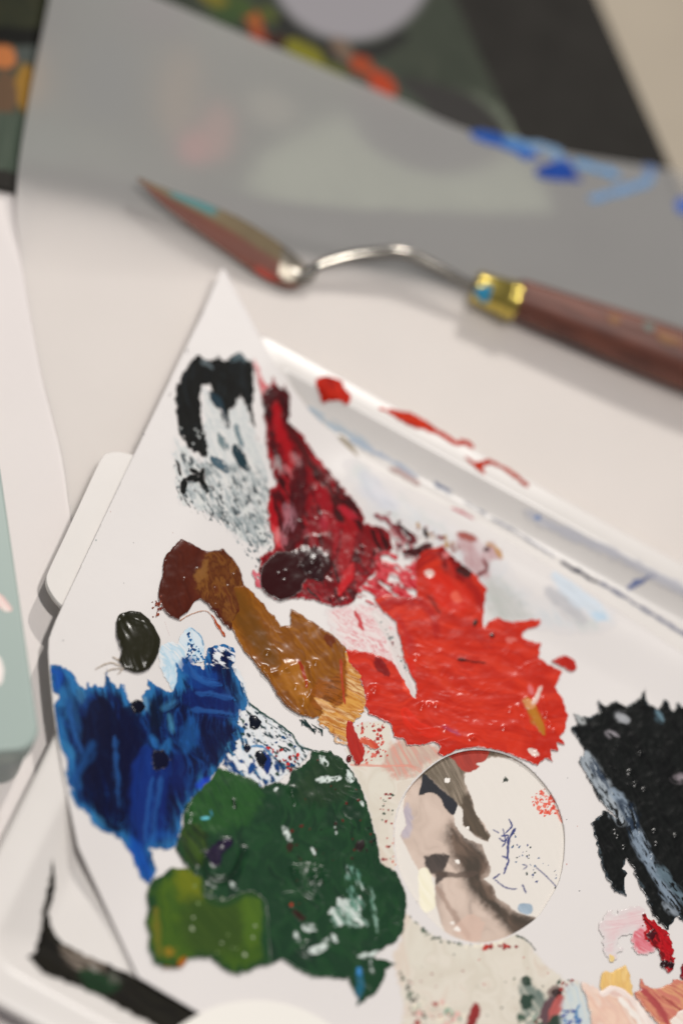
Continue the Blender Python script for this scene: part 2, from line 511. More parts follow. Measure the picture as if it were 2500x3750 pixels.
for (x, y, rx, ry, a, c) in [(915, 45, 70, 26, 55, (166, 92, 44)), (985, 50, 40, 18, 40, (92, 100, 40)), (870, 20, 60, 40, 30, (66, 84, 44)),
                             (950, 135, 42, 24, 35, (150, 62, 36)), (1115, 190, 85, 30, 30, (126, 122, 34)), (1250, 180, 55, 30, 50, (120, 100, 84)),
                             (1225, 262, 50, 18, 30, (104, 104, 34)), (1322, 238, 48, 34, 35, (164, 72, 40)), (1400, 308, 62, 36, 45, (178, 66, 34)),
                             (820, 50, 70, 30, 30, (58, 78, 44)), (1010, 150, 40, 22, 0, (60, 22, 18)), (780, -10, 60, 30, 30, (120, 110, 40)),
                             (10, 208, 52, 42, 20, (190, 116, 66)), (105, 195, 50, 38, 0, (74, 80, 76)), (20, 345, 44, 95, 0, (104, 80, 60)),
                             (105, 330, 44, 92, -8, (150, 112, 46)), (-80, 300, 40, 80, 10, (120, 60, 40)),
                             (560, 90, 120, 90, 20, (70, 56, 60)), (380, 330, 110, 160, 0, (58, 66, 66)), (640, 360, 70, 160, 10, (116, 96, 70)),
                             (720, 560, 80, 60, -20, (158, 84, 80)), (790, 500, 60, 100, 0, (140, 90, 78)), (980, 420, 90, 60, 20, (120, 118, 104)),
                             (1050, 620, 120, 60, 0, (132, 140, 122)), (300, 560, 160, 50, 8, (84, 90, 78))]:
    cv.blob(x, y, rx, ry, a, c, 0, 0.10, only=True)
cv.poly([(-300, 60), (200, 105), (200, 165), (-300, 140)], [(16, 16, 12)], h=0, rough=3, only=True)
cv.poly([(-300, -100), (210, -60), (210, 95), (-300, 55)], [(52, 52, 34), (40, 44, 30)], h=0, rough=4, only=True)
cv.poly([(-300, 425), (200, 440), (200, 660), (-300, 600)], [(70, 82, 70), (84, 94, 82)], h=0, rough=5, only=True, ang=90)
cv.RGB *= .8
cv.build("painting_print", lambda x, y: 0 * x + BT, 0.08, M_PRINT, base=lin((50, 55, 48)), cut=0.3, parent=board)

# ------------------------------------------------------------------ tracing paper over the board
def board_sd(x, y):
    P = [(p[0], p[1]) for p in BQ]
    return poly_sdf(np.asarray(x), np.asarray(y), P)
def trace_z(x, y):
    sd = board_sd(x, y) * 1000.0
    lf = sstep(at1(1500, 800, 0)[0], at1(250, 650, 0)[0], x)
    lift = sstep(-6.0 - 12.0 * lf, 4.0 + 4.0 * lf, sd)
    wave = 0.35 * np.sin(x * 55 + y * 23) + 0.3 * np.sin(y * 70 - x * 18 + 1.0)
    gap = 0.8 + 2.2 * lf + 1.4 * sstep(12, 60, sd) + wave * sstep(-6, 10, sd)
    return (0.22 + lift * (BT * 1000 + gap - 0.22) + 0.10 * (1 + np.sin(x * 90 + y * 40)) * (1 - lift)) * MM
t_corner = (207, -169)
t_top = catmull([t_corner, (600, 0), (1100, 212), (1430, 352), (1720, 480), (2080, 562), (2440, 620), (3000, 720)], 8)
t_left = catmull([t_corner, (180, 0), (110, 350), (62, 690), (80, 950), (150, 1350), (225, 1650), (262, 1890), (330, 2250), (420, 2600)], 8)
t_bot = [(420, 2600), (3000, 2900)]
t_right = [(3000, 720), (3000, 2900)]
G = coons(t_top, t_bot, t_left, t_right, 150, 190)
P = on(G[..., 0].ravel(), G[..., 1].ravel(), trace_z)
me = mesh_np("tracing_paper", P, grid_faces(190, 150))
tracing = link("tracing_paper", me, M_TRACE, label="large translucent tracing paper sheet lying over the dark picture, knife resting on it", cat="tracing paper")
cv = Canvas(1680, 440, 2620, 780, 5, 9)
cv.stroke([(1730, 490), (1830, 520), (1960, 575)], 42, (28, 80, 160), h=.03, dry=(0, .2), taper=-0.1)
cv.stroke([(1850, 515), (2000, 545), (2080, 590)], 34, (84, 138, 184), h=.02, dry=(.0, .4), op=.7)
cv.poly([(1960, 620), (2010, 595), (2080, 590), (2120, 650), (2130, 665), (2060, 665), (1970, 650)], [(28, 70, 152), (22, 58, 132)], h=.04, rough=5)
cv.stroke([(2110, 595), (2180, 615), (2260, 650)], 34, (84, 138, 184), h=.02, dry=(.0, .3), op=.85)
cv.stroke([(2160, 725), (2200, 722), (2280, 690), (2370, 665), (2385, 630)], 34, (90, 136, 180), h=.02, dry=(0, .3), op=.8)
cv.stroke([(2360, 610), (2390, 628)], 40, (56, 100, 160), h=.02, dry=(0, .2), op=.7)
cv.blob(2505, 755, 36, 30, 30, (60, 100, 180), .03)
cv.build("blue_paint_stroke", trace_z, 0.05, M_DRY, base=lin((190, 186, 178)), parent=tracing)
del cv

# ------------------------------------------------------------------ plastic tray
ZR, ZF = 6.0 * MM, 2.0 * MM
la, lb = at1(0, 3090, ZR), at1(940, 1200, ZR)
ta, tb = at1(950, 1210, ZR), at1(2500, 2060, ZR)
ba, bb = at1(0, 3681, ZR), at1(115, 3750, ZR)
TX0 = 0.5 * (la[0] + lb[0])
def tx0(y): return la[0] + (lb[0] - la[0]) * (y - la[1]) / (lb[1] - la[1])
FARK = 0.76
TY1 = 0.5 * (ta[1] + tb[1]); TY0 = 0.5 * (ba[1] + bb[1]); TX1 = TX0 + 0.205
tray = empty("paint_tray", "shallow white plastic tray with rounded corners, paint-smeared rim and side tab", "tray")
def rrect(inset, r, n=9):
    rs_ = (r, 0.003, r, r)
    rs_ = [max(q - inset * 0.5, 0.0025) for q in rs_]
    x0, x1, y0, y1 = TX0 + inset, TX1 - inset, TY0 + inset, TY1 - inset * FARK
    pts = []
    ra, rb_, rc, rd_ = rs_
    for cx, cy, a0, r in ((x1 - ra, y1 - ra, 0, ra), (x0 + rb_, y1 - rb_, 90, rb_), (x0 + rc, y0 + rc, 180, rc), (x1 - rd_, y0 + rd_, 270, rd_)):
        for k in range(n + 1):
            a = R(a0 + 90 * k / n); pts.append((cx + r * math.cos(a), cy + r * math.sin(a)))
    # subdivide the straight sides
    out = []
    for i, p in enumerate(pts):
        q = pts[(i + 1) % len(pts)]
        out.append(p)
        if (i + 1) % (n + 1) == 0:
            for k in range(1, 12): out.append((p[0] + (q[0] - p[0]) * k / 12, p[1] + (q[1] - p[1]) * k / 12))
    return [(x + (tx0(y) - TX0) * (TX1 - x) / (TX1 - TX0), y) for x, y in out]
def sweep(name, prof, rad=0.009, cap=False):
    V = []; F = []; N = None
    for ins, z in prof:
        ring = rrect(ins * MM, rad); N = len(ring)
        V += [(x, y, z * MM) for x, y in ring]
    for i in range(len(prof) - 1):
        for k in range(N):
            k2 = (k + 1) % N
            F.append((i * N + k, i * N + k2, (i + 1) * N + k2, (i + 1) * N + k))
    if cap:
        b0 = (len(prof) - 1) * N; F.append(tuple(b0 + k for k in range(N)))
    me = bpy.data.meshes.new(name); me.from_pydata(V, [], F); me.update()
    return me
link("rim", sweep("rim", [(1.6, 0.5), (0.3, 4.6), (0.05, 5.3), (0.25, 5.75), (0.7, 5.95), (1.2, 6.0), (3.5, 6.02), (5.6, 6.0), (6.3, 5.92), (6.8, 5.7)]), M_PLAS, tray)
link("inner_wall", sweep("inner_wall", [(6.8, 5.7), (7.6, 5.2), (9, 4.3), (10.8, 3.3), (12.3, 2.55), (13.2, 2.2), (14, 2.04), (14.8, 2.0)]), M_PLAS, tray)
link("tray_floor", sweep("tray_floor", [(14.8, 2.0), (16, 1.99), (18, 1.99)], cap=True), M_PLAS, tray)
tabp = catmull([(700, 1676), (600, 1672), (488, 1662), (440, 1652), (400, 1656), (370, 1682), (300, 1830), (235, 1970), (182, 2082), (169, 2120), (176, 2152), (198, 2190), (232, 2224), (300, 2262), (420, 2240)], 4, False)
tw = at(tabp[:, 0], tabp[:, 1], ZR)
n = len(tw)
cx = tw.mean(0)
bmv = bmesh.new()
rings = []
for z, sh in ((ZR - 1.6 * MM, .985), (ZR - .3 * MM, 1.0), (ZR - .02 * MM, .985)):
    rings.append([bmv.verts.new((cx[0] + (p[0] - cx[0]) * sh, cx[1] + (p[1] - cx[1]) * sh, z)) for p in tw])
for a, b in zip(rings[:-1], rings[1:]):
    for k in range(n):
        bmv.faces.new((a[k], b[k], b[(k + 1) % n], a[(k + 1) % n]))
bmv.faces.new(rings[-1][::-1]); bmv.faces.new(rings[0])
bmesh.ops.recalc_face_normals(bmv, faces=bmv.faces)
me = bpy.data.meshes.new("grip_tab"); bmv.to_mesh(me); bmv.free()
link("grip_tab", me, M_PLAS, tray, smooth=False)

def tray_z(x, y):
    """height of the tray's inside: floor, sloping wall, rim"""
    ins = np.minimum(np.minimum(x - tx0(y), TX1 - x), np.minimum(y - TY0, (TY1 - y) / FARK)) * 1000
    return np.interp(ins, [0, 1.2, 5.6, 6.8, 9, 10.8, 12.3, 14.0, 14.8], [5.6, 6.0, 6.0, 5.7, 4.3, 3.3, 2.55, 2.04, 2.0]) * MM
PLAS = lin((224, 219, 214))
# black paint caught along the bottom edge
cv = Canvas(70, 3120, 1500, 4200, 3.5, 21)
band = [(192, 3140), (180, 3240), (158, 3330), (150, 3410), (128, 3470), (92, 3502), (160, 3565), (290, 3616), (380, 3660), (480, 3712), (640, 3800), (1000, 4010),
        (1400, 4230), (1450, 4150), (1020, 3890), (820, 3762), (700, 3690), (520, 3588), (420, 3540), (300, 3490), (226, 3452), (190, 3400), (178, 3345), (200, 3280), (203, 3220)]
cv.poly(band, [(22, 20, 18), (34, 32, 26), (28, 26, 22)], h=.15, rough=6, rs=20, ang=31, along=160, across=14, smooth=False)
cv.poly([(226, 3452), (300, 3490), (390, 3535), (360, 3575), (270, 3545), (230, 3500)], [(46, 40, 34), (90, 80, 70), (130, 120, 110)], h=0, only=True, rough=10, feather=8, ang=31)
cv.poly([(300, 3545), (420, 3580), (440, 3620), (370, 3640), (300, 3600)], [(24, 44, 28), (30, 56, 34)], h=.05, only=True, rough=10, feather=8, ang=31)
cv.blob(345, 3548, 26, 10, 30, (150, 146, 138), 0, .3, op=.7, only=True)
cv.blob(420, 3585, 28, 16, 30, (90, 92, 82), 0, .3, op=.7, only=True)
cv.build("black_paint_smear", tray_z, 0.06, M_DRY, base=PLAS, parent=tray)
# red and blue marks along the far wall and rim
cv = Canvas(1080, 1300, 2620, 2420, 4, 22)
cv.poly([(1155, 1392), (1200, 1378), (1250, 1390), (1262, 1420), (1285, 1455), (1275, 1482), (1240, 1472), (1205, 1470), (1185, 1480), (1168, 1452)], [(150, 26, 18), (196, 44, 24), (168, 32, 20)], h=.25, rough=5)
cv.poly([(1378, 1492), (1440, 1500), (1510, 1514), (1600, 1568), (1690, 1628), (1660, 1630), (1600, 1592), (1560, 1580), (1490, 1558), (1430, 1520)], [(176, 40, 20), (200, 54, 28), (160, 34, 20)], h=.25, rough=5, ang=30)
cv.poly([(1690, 1665), (1740, 1690), (1790, 1680), (1800, 1695), (1770, 1715), (1775, 1735), (1735, 1712)], [(170, 44, 26), (190, 58, 36)], h=.2, rough=6, ang=30)
cv.stroke([(1790, 1685), (1850, 1720), (1930, 1778)], 18, (176, 60, 40), h=.15, dry=(.3, .1))
cv.stroke([(1690, 1610), (1730, 1640)], 22, (180, 50, 30), h=.1, dry=(.1, .3))
cv.stroke([(1130, 1500), (1210, 1550), (1290, 1600), (1350, 1640)], 30, (156, 184, 204), h=.01, dry=(.35, .5), op=.6, feather=6)
cv.stroke([(1280, 1605), (1370, 1655), (1450, 1700), (1540, 1752)], 18, (140, 164, 192), h=.01, dry=(.3, .5), op=.6, feather=5)
cv.stroke([(1590, 1770), (1660, 1812)], 16, (70, 96, 140), h=.02, dry=(.1, .5), op=.7)
cv.stroke([(1700, 1840), (1850, 1925), (2030, 2040)], 12, (120, 130, 152), h=.02, dry=(.35, .4), op=.6)
cv.stroke([(2055, 2058), (2110, 2090), (2200, 2140)], 16, (36, 42, 66), h=.03, dry=(.3, .4), op=.95)
cv.stroke([(2190, 2130), (2330, 2215), (2620, 2395)], 15, (104, 110, 134), h=.02, dry=(.0, .25), op=.8)
cv.stroke([(1920, 1870), (2050, 1940), (2200, 2010), (2420, 2120), (2620, 2230)], 36, (176, 180, 196), h=.0, dry=(.3, .35), op=.5, feather=10)
cv.stroke([(2300, 2150), (2340, 2135), (2390, 2105)], 30, (88, 106, 156), h=.02, dry=(.1, .4), op=.8)
cv.blob(1968, 1897, 14, 9, 20, (110, 140, 190), 0.01, .2, op=.8)
cv.stroke([(1430, 1715), (1480, 1740), (1530, 1775)], 22, (168, 130, 126), h=.02, dry=(.25, .4), op=.6)
cv.stroke([(1650, 1860), (1690, 1880), (1730, 1902)], 16, (176, 84, 96), h=.02, dry=(.1, .3), op=.8)
cv.stroke([(1250, 1600), (1305, 1672)], 22, (132, 116, 84), h=.02, dry=(.15, .4), op=.7)
cv.build("rim_paint_smear", tray_z, 0.06, M_DRY, base=PLAS, parent=tray)

# ------------------------------------------------------------------ palette sheet
SZR, SZF = ZR + 0.5 * MM, 3.0 * MM
def sheet_z(x, y):
    s = (x - tx0(y)) * 1000
    k = 1 - sstep(3.0, 27.0, s)
    fi = (TY1 - y) * 1000
    far = sstep(30, 19.5, fi) * sstep(12.5, 19.0, fi) * sstep(16, 40, s)      # a low swell that rolls down towards the far wall
    return SZF + (SZR - SZF) * k + 0.5 * MM * sstep(2, -14, s) + far * 1.3 * MM + 0.12 * MM * np.sin(x * 75 + y * 31)
hole = []
hc = np.array([(1740, 2745), (1850, 2762), (1940, 2815), (2020, 2910), (2060, 3010), (2066, 3110), (2048, 3220), (2000, 3310), (1955, 3368), (1860, 3428), (1760, 3452),
               (1660, 3430), (1580, 3370), (1510, 3280), (1460, 3180), (1445, 3080), (1452, 2990), (1488, 2900), (1555, 2825), (1640, 2768)], float)
HOLE = catmull(hc, 5, True)
edge = [(822, 985), (872, 1078), (930, 1190), (1000, 1320), (1070, 1420), (1130, 1500), (1227, 1600), (1330, 1690), (1500, 1788), (1750, 1912), (2100, 2128), (2500, 2392), (3000, 2720),
        (3000, 4700), (2000, 4450), (1300, 4040), (850, 3780), (700, 3692), (505, 3578), (400, 3345), (287, 3100), (240, 2880), (213, 2720), (194, 2580), (183, 2470), (177, 2390), (180, 2340), (200, 2284),
        (229, 2219), (350, 1962), (488, 1671), (640, 1355), (740, 1150), (800, 1010), (812, 982)]
SHEET = np.array(edge, float)
def sheet_sd(U, V):
    return np.minimum(poly_sdf(U, V, SHEET), -poly_sdf(U, V, HOLE))
stp = 8.0
U, V = np.meshgrid(np.arange(150, 2800, stp), np.arange(960, 4300, stp))
sd = sheet_sd(U, V)
gy, gx = np.gradient(sd, stp)
gl = np.sqrt(gx ** 2 + gy ** 2) + 1e-6
mv = np.where((sd < 0) & (sd > -14), -sd, 0)
U2, V2 = U + gx / gl * mv / gl, V + gy / gl * mv / gl
ins = sd > 0
keep = ins[:-1, :-1] | ins[1:, :-1] | ins[:-1, 1:] | ins[1:, 1:]
F = grid_faces(*sd.shape, keep)
used = np.unique(F); mp = np.full(sd.size, -1, np.int64); mp[used] = np.arange(len(used))
P = on(U2.ravel()[used], V2.ravel()[used], sheet_z)
me = mesh_np("palette_sheet", P, mp[F])
pal = link("palette_sheet", me, M_PAL, label="white palette sheet with oval thumb hole lying in the tray under the wet paints", cat="palette")
so = pal.modifiers.new("thick", 'SOLIDIFY'); so.thickness = 0.00028; so.offset = -1

clip_sheet = lambda U, V: (sheet_sd(U, V) > 3.0) * 1.0

# sheet seen through the hole, with an older dried stain
cv = Canvas(1360, 2660, 2150, 3540, 3.2, 31)
cv.poly([(1385, 2690), (2130, 2690), (2130, 3510), (1385, 3510)], [(219, 213, 205), (222, 216, 208)], h=0, rough=0, smooth=False, contrast=.6)
stain = [(1500, 2860), (1545, 2800), (1640, 2735), (1740, 2710), (1880, 2730), (1990, 2800), (1940, 2812), (1875, 2778), (1800, 2772), (1750, 2785), (1720, 2820), (1700, 2835), (1700, 2865), (1720, 2905), (1740, 2980), (1770, 3015),
         (1795, 3062), (1785, 3082), (1745, 3068), (1695, 3022), (1695, 2965), (1677, 2945), (1657, 2955), (1665, 3020), (1700, 3070), (1765, 3092), (1775, 3131), (1795, 3176), (1790, 3210), (1768, 3219), (1805, 3246), (1815, 3286), (1855, 3311), (1890, 3341), (1985, 3368),
         (1950, 3440), (1850, 3490), (1750, 3500), (1640, 3450), (1612, 3376), (1592, 3291), (1592, 3216), (1570, 3201), (1530, 3186), (1500, 3131), (1475, 3076), (1463, 3061), (1487, 3021), (1477, 2975), (1478, 2935)]
cv.poly(stain, [(176, 158, 146), (196, 176, 162), (206, 186, 172)], h=.02, rough=3, rs=12, ang=65, along=140, across=60, smooth=False, setmask=True)
cv.poly([(1500, 2850), (1640, 2735), (1740, 2710), (1900, 2730), (1980, 2800), (1940, 2812), (1850, 2775), (1750, 2785), (1700, 2835), (1715, 2910), (1760, 3010), (1690, 3000), (1660, 2940), (1560, 2850)],
        [(120, 108, 92), (96, 84, 68), (136, 122, 106)], h=.01, rough=6, feather=14, only=True, ang=60)
cv.poly([(1720, 2905), (1740, 2980), (1795, 3062), (1785, 3085), (1690, 3020), (1690, 2930)], [(72, 60, 46), (84, 70, 54)], h=.02, rough=5, feather=8, only=True)
cv.poly([(1650, 3010), (1720, 3080), (1775, 3120), (1795, 3176), (1775, 3220), (1810, 3246), (1830, 3300), (1890, 3341), (1985, 3368), (1900, 3450), (1850, 3400), (1780, 3330), (1725, 3270), (1680, 3180), (1640, 3090)],
        [(60, 49, 38), (80, 64, 52), (104, 84, 70)], h=.02, rough=8, feather=24, only=True, ang=60, along=90, across=30)
cv.poly([(1555, 3150), (1565, 3133), (1635, 3128), (1640, 3160), (1620, 3190), (1640, 3200), (1595, 3240), (1590, 3205), (1572, 3200)], [(52, 44, 40), (74, 62, 56)], h=.02, rough=6, feather=6, only=True)
cv.stroke([(1600, 3198), (1680, 3205), (1740, 3195)], 22, (76, 60, 50), h=.01, dry=(0, .4), op=.8, only=True)
cv.stroke([(1600, 3250), (1650, 3330), (1720, 3440)], 20, (150, 124, 110), h=.01, dry=(0, .2), op=.7, only=True)
cv.blob(1720, 3400, 60, 50, 40, (206, 176, 160), 0, .3, op=.7, only=True)
cv.poly([(1475, 2970), (1492, 2940), (1510, 2990), (1500, 3060), (1465, 3062)], [(172, 162, 172), (188, 178, 184)], h=0, rough=5, feather=8, only=True)
cv.poly([(1548, 2832), (1578, 2855), (1620, 2895), (1672, 2940), (1660, 2985), (1630, 2960), (1608, 2920), (1575, 2902), (1533, 2912), (1542, 2870)], [(18, 22, 34), (14, 18, 28)], h=.03, rough=3, rs=10)
cv.poly([(1640, 2750), (1775, 2735), (1780, 2782), (1745, 2797), (1756, 2808), (1722, 2826), (1692, 2822), (1665, 2790)], [(150, 40, 26), (170, 50, 34)], h=.03, rough=4)
cv.poly([(1532, 3190), (1562, 3180), (1580, 3215), (1592, 3290), (1585, 3330), (1545, 3340), (1535, 3280)], [(232, 226, 200), (238, 232, 212)], h=.05, rough=3)
cv.specks([(1935, 2925), (1990, 2885), (2030, 2935), (2045, 2985), (1990, 2990), (1960, 2960)], 70, 2, 7, [(206, 60, 40), (214, 76, 54), (222, 110, 90)], .03, 3)
cv.stroke([(2030, 2960), (2058, 3010)], 8, (220, 120, 100), h=.01, dry=(.2, .5))
nav = (44, 54, 116)
for p, wd in (([(1862, 3000), (1872, 3025), (1850, 3050)], 6), ([(1885, 3035), (1862, 3075), (1858, 3130), (1856, 3145)], 9), ([(1840, 3135), (1860, 3150), (1848, 3185), (1844, 3200)], 7),
              ([(1825, 3068), (1845, 3080), (1860, 3060), (1835, 3060)], 7), ([(1805, 3038), (1825, 3050)], 6), ([(1805, 3218), (1830, 3200)], 6), ([(1812, 3222), (1850, 3250), (1890, 3256)], 5), ([(1912, 3240), (1925, 3270)], 7),
              ([(1960, 3175), (2000, 3210), (2042, 3255)], 4), ([(1912, 3165), (1928, 3172), (1916, 3184)], 4), ([(1840, 3035), (1850, 3080), (1838, 3100)], 5)):
    cv.stroke(p, wd, nav, h=.02, dry=(.1, .35))
cv.specks([(1860, 3030), (2040, 3190), (2040, 3270), (1960, 3250), (1880, 3150)], 42, 1.5, 4.5, [(60, 72, 120), (90, 110, 140), (40, 60, 60)], .01, 5)
cv.blob(2038, 3252, 8, 5, 10, (24, 26, 40), .03)
cv.poly([(1905, 3308), (1945, 3312), (1946, 3340), (1930, 3350), (1897, 3335)], [(150, 172, 190), (122, 146, 166)], h=.01, rough=3, op=.9)
cv.blob(1850, 2855, 10, 7, -60, (40, 50, 40), .02, .4)
for (x, y, r) in ((1638, 2858, 11), (1712, 3032, 6), (1674, 3155, 9), (1674, 3402, 11), (1655, 3380, 7)): cv.blob(x, y, r, r * .8, 20, (236, 230, 222), .05, .2)
under = cv.build("under_sheet", lambda x, y: 0 * x + 2.5 * MM, 0.0, M_FILM, base=lin((222, 216, 208)), cut=.3, hs=1,
                 label="lower sheet with brown and pink dried stain showing through the thumb hole", cat="paper")

# ------------------------------------------------------------------ paints on the palette
PG = "paints squeezed and smeared on the palette sheet"
def put(cv, name, label, zoff, mat, cut=.06, taper=3, cat="paint", **kw):
    return cv.build(name, sheet_z, zoff * .3, mat, cut=cut, taper=taper, clip=clip_sheet, label=label, cat=cat, group=PG, **kw)

def dots(cv, pts, r=9, h=.55):
    for x, y in pts:
        cv.S[:] += h * np.exp(-(((cv.U - x) ** 2 + (cv.V - y) ** 2) / (r * r))) * np.clip(cv.C, 0, 1)

# --- beige film spread round the thumb hole
cv = Canvas(1240, 2640, 2230, 3900, 3.2, 40)
be = [(212, 206, 192), (206, 198, 183), (215, 208, 195), (208, 195, 180)]
cv.poly([(1300, 2660), (1420, 2650), (1440, 2720), (1560, 2720), (1640, 2770), (1560, 2820), (1480, 2910), (1440, 3030), (1448, 3170), (1400, 3180), (1350, 2960), (1290, 2820), (1270, 2740)], be, h=.03, rough=8, feather=12, ang=70, along=200, across=80)
cv.poly([(1470, 2700), (1560, 2720), (1620, 2760), (1540, 2820), (1460, 2850), (1400, 2790)], [(196, 174, 156), (188, 160, 146), (206, 150, 134)], h=.02, rough=14, feather=18)
cv.poly([(1480, 3345), (1530, 3385), (1590, 3430), (1700, 3460), (1800, 3455), (1880, 3420), (1930, 3450), (1960, 3490), (2010, 3545), (2070, 3590), (2120, 3600), (2140, 3700), (2100, 3900), (1500, 3900), (1480, 3700), (1450, 3560), (1440, 3500), (1470, 3440)],
        be + [(214, 200, 186)], h=.04, rough=8, feather=10, ang=80, along=260, across=120, contrast=1.3)
red = [(150, 20, 18), (130, 18, 18), (176, 40, 28)]; grn = [(40, 62, 44), (60, 84, 62), (28, 40, 32)]
cv.specks([(1380, 2900), (1440, 2900), (1440, 3180), (1400, 3160)], 26, 2, 7, red + grn[:1], .05, 1)
cv.specks([(1540, 2830), (1560, 2830), (1475, 2950), (1452, 3090), (1448, 3180), (1435, 3180), (1438, 3050), (1460, 2940)], 34, 2, 5, [(196, 70, 40), (206, 100, 50)], .05, 2)
cv.stroke([(1552, 2826), (1490, 2905), (1452, 3000), (1444, 3090)], 6, (206, 130, 70), h=.03, dry=(.0, .1))
cv.specks([(1300, 2650), (1420, 2640), (1400, 2700), (1440, 2760), (1330, 2800)], 50, 2, 8, [(196, 70, 56), (206, 100, 84), (160, 30, 26)], .04, 3)
cv.stroke([(1280, 2800), (1400, 2805), (1500, 2805), (1545, 2830)], 9, (212, 140, 122), h=.02, dry=(.4, .35), op=.8)
cv.specks([(1490, 3345), (1580, 3425), (1700, 3455), (1860, 3420), (1860, 3440), (1700, 3470), (1570, 3440)], 60, 2, 5, grn, .05, 4)
cv.specks([(1760, 3462), (1830, 3445), (1900, 3460), (1880, 3475), (1780, 3475)], 14, 4, 9, red, .08, 5)
cv.specks([(1690, 3462), (1850, 3440), (1850, 3452), (1700, 3472)], 14, 4, 9, [(226, 218, 200)], .08, 6)
cv.stroke([(1888, 3426), (1930, 3445), (1960, 3480)], 6, (50, 66, 54), h=.04, dry=(.0, .3))
cv.specks([(1450, 3540), (1480, 3560), (1560, 3700), (1560, 3760), (1500, 3700)], 40, 2, 7, grn, .05, 7)
cv.specks([(1500, 3680), (1600, 3660), (1700, 3720), (1640, 3790), (1520, 3760)], 40, 3, 12, [(226, 216, 196), (222, 212, 190), (150, 30, 26), (130, 160, 140), (214, 170, 160)], .1, 8)
cv.specks([(1480, 3480), (1900, 3480), (2080, 3620), (1980, 3760), (1500, 3740)], 40, 1.5, 3.6, grn + red, .02, 9)
cv.poly([(1735, 3675), (1757, 3695), (1750, 3725), (1730, 3770), (1705, 3790), (1708, 3740)], [(116, 14, 14), (140, 18, 18)], h=.35, rough=5, ang=110)
cv.poly([(1910, 3590), (1930, 3572), (1950, 3610), (1990, 3640), (2000, 3690), (1960, 3740), (1915, 3750), (1905, 3660)], [(96, 112, 104), (130, 138, 128), (160, 162, 150)], h=.1, rough=12, feather=12)
cv.blob(1926, 3592, 16, 20, 0, (40, 60, 46), .5, .2)
cv.poly([(1908, 3650), (1950, 3640), (1948, 3680), (1930, 3695), (1912, 3690)], [(24, 52, 38), (30, 64, 46)], h=.2, rough=8)
cv.blob(2035, 3635, 34, 32, 0, (96, 70, 66), .3, .2, op=.8)
cv.blob(2035, 3638, 20, 18, 0, (44, 18, 18), .5, .15)
cv.stroke([(2050, 3660), (2030, 3690), (1990, 3740), (1970, 3780)], 46, (176, 84, 80), h=.1, dry=(.1, .4))
cv.stroke([(2015, 3660), (1995, 3710), (1975, 3770)], 34, (88, 60, 66), h=.1, dry=(.0, .4))
cv.poly([(2010, 3735), (2040, 3718), (2070, 3740), (2080, 3770), (2000, 3780)], [(28, 50, 36)], h=.25, rough=6)
cv.specks([(1900, 3700), (1960, 3700), (2000, 3790), (1900, 3790)], 46, 3, 10, [(150, 165, 150), (212, 206, 190), (60, 84, 66)], .06, 10)
cv.specks([(2030, 3600), (2090, 3580), (2110, 3620), (2060, 3640)], 34, 2, 8, [(50, 70, 56), (214, 210, 200), (150, 40, 36)], .06, 11)
cv.poly([(2070, 3620), (2110, 3600), (2170, 3640), (2170, 3820), (2060, 3820), (2060, 3690)], [(204, 206, 200), (186, 200, 206), (200, 206, 202)], h=.06, rough=10, feather=14, ang=80)
cv.specks([(2060, 3700), (2110, 3690), (2140, 3790), (2060, 3790)], 46, 2, 7, [(60, 80, 150), (70, 120, 170), (40, 50, 90)], .06, 12)
cv.stroke([(2120, 3680), (2108, 3710), (2120, 3760)], 7, (60, 120, 170), h=.05, dry=(.0, .3))
put(cv, "beige_paint_film", "thin beige paint film speckled red and green around and below the thumb hole", .05, M_FILM)

# --- pale blue-grey washes by the far wall
cv = Canvas(1230, 1640, 2300, 2420, 3.6, 41)
cv.poly([(1290, 1700), (1400, 1790), (1560, 1880), (1720, 1990), (1840, 2090), (1960, 2200), (2100, 2260), (2200, 2240), (2235, 2260), (2180, 2310), (2080, 2300), (1990, 2280), (1860, 2280), (1780, 2250), (1640, 2000), (1500, 1920), (1400, 1900), (1330, 1830)],
        [(212, 210, 209), (202, 205, 207), (210, 206, 206), (198, 201, 199)], h=.02, rough=26, rs=46, feather=40, ang=35, along=160, across=50, op=.9)
cv.poly([(1780, 2120), (1860, 2160), (1930, 2240), (1900, 2280), (1800, 2260)], [(176, 178, 172), (188, 188, 184)], h=.01, rough=20, feather=30, op=.8)
cv.stroke([(2010, 2170), (2070, 2210), (2130, 2270)], 64, (172, 172, 176), h=.01, dry=(.0, .1), op=.7, feather=14)
cv.stroke([(2030, 2110), (2120, 2190), (2215, 2255)], 60, (196, 210, 222), h=.01, dry=(.05, .2), op=.7, feather=12)
cv.stroke([(2180, 2250), (2215, 2268)], 50, (168, 196, 216), h=.01, dry=(.1, .2), op=.8, feather=8)
cv.stroke([(1330, 1740), (1380, 1810), (1440, 1850)], 70, (196, 198, 208), h=.01, dry=(.05, .2), op=.6, feather=16)
cv.specks([(1480, 1890), (1720, 2010), (1800, 2120), (1700, 2040), (1560, 1960)], 34, 3, 10, [(120, 50, 50), (150, 110, 104), (170, 130, 80)], .05, 2)
cv.poly([(1670, 1960), (1740, 1965), (1765, 2010), (1800, 1990), (1835, 2040), (1780, 2060), (1790, 2110), (1730, 2110), (1690, 2030)], [(196, 176, 178), (178, 140, 142), (200, 184, 184)], h=.02, rough=14, feather=12)
cv.stroke([(1675, 1955), (1740, 1975)], 22, (150, 70, 60), h=.06, dry=(.1, .4))
cv.stroke([(1785, 1990), (1812, 2005), (1835, 2040)], 18, (176, 130, 70), h=.06, dry=(.1, .4))
cv.blob(1780, 2012, 11, 10, 0, (70, 24, 26), .1)
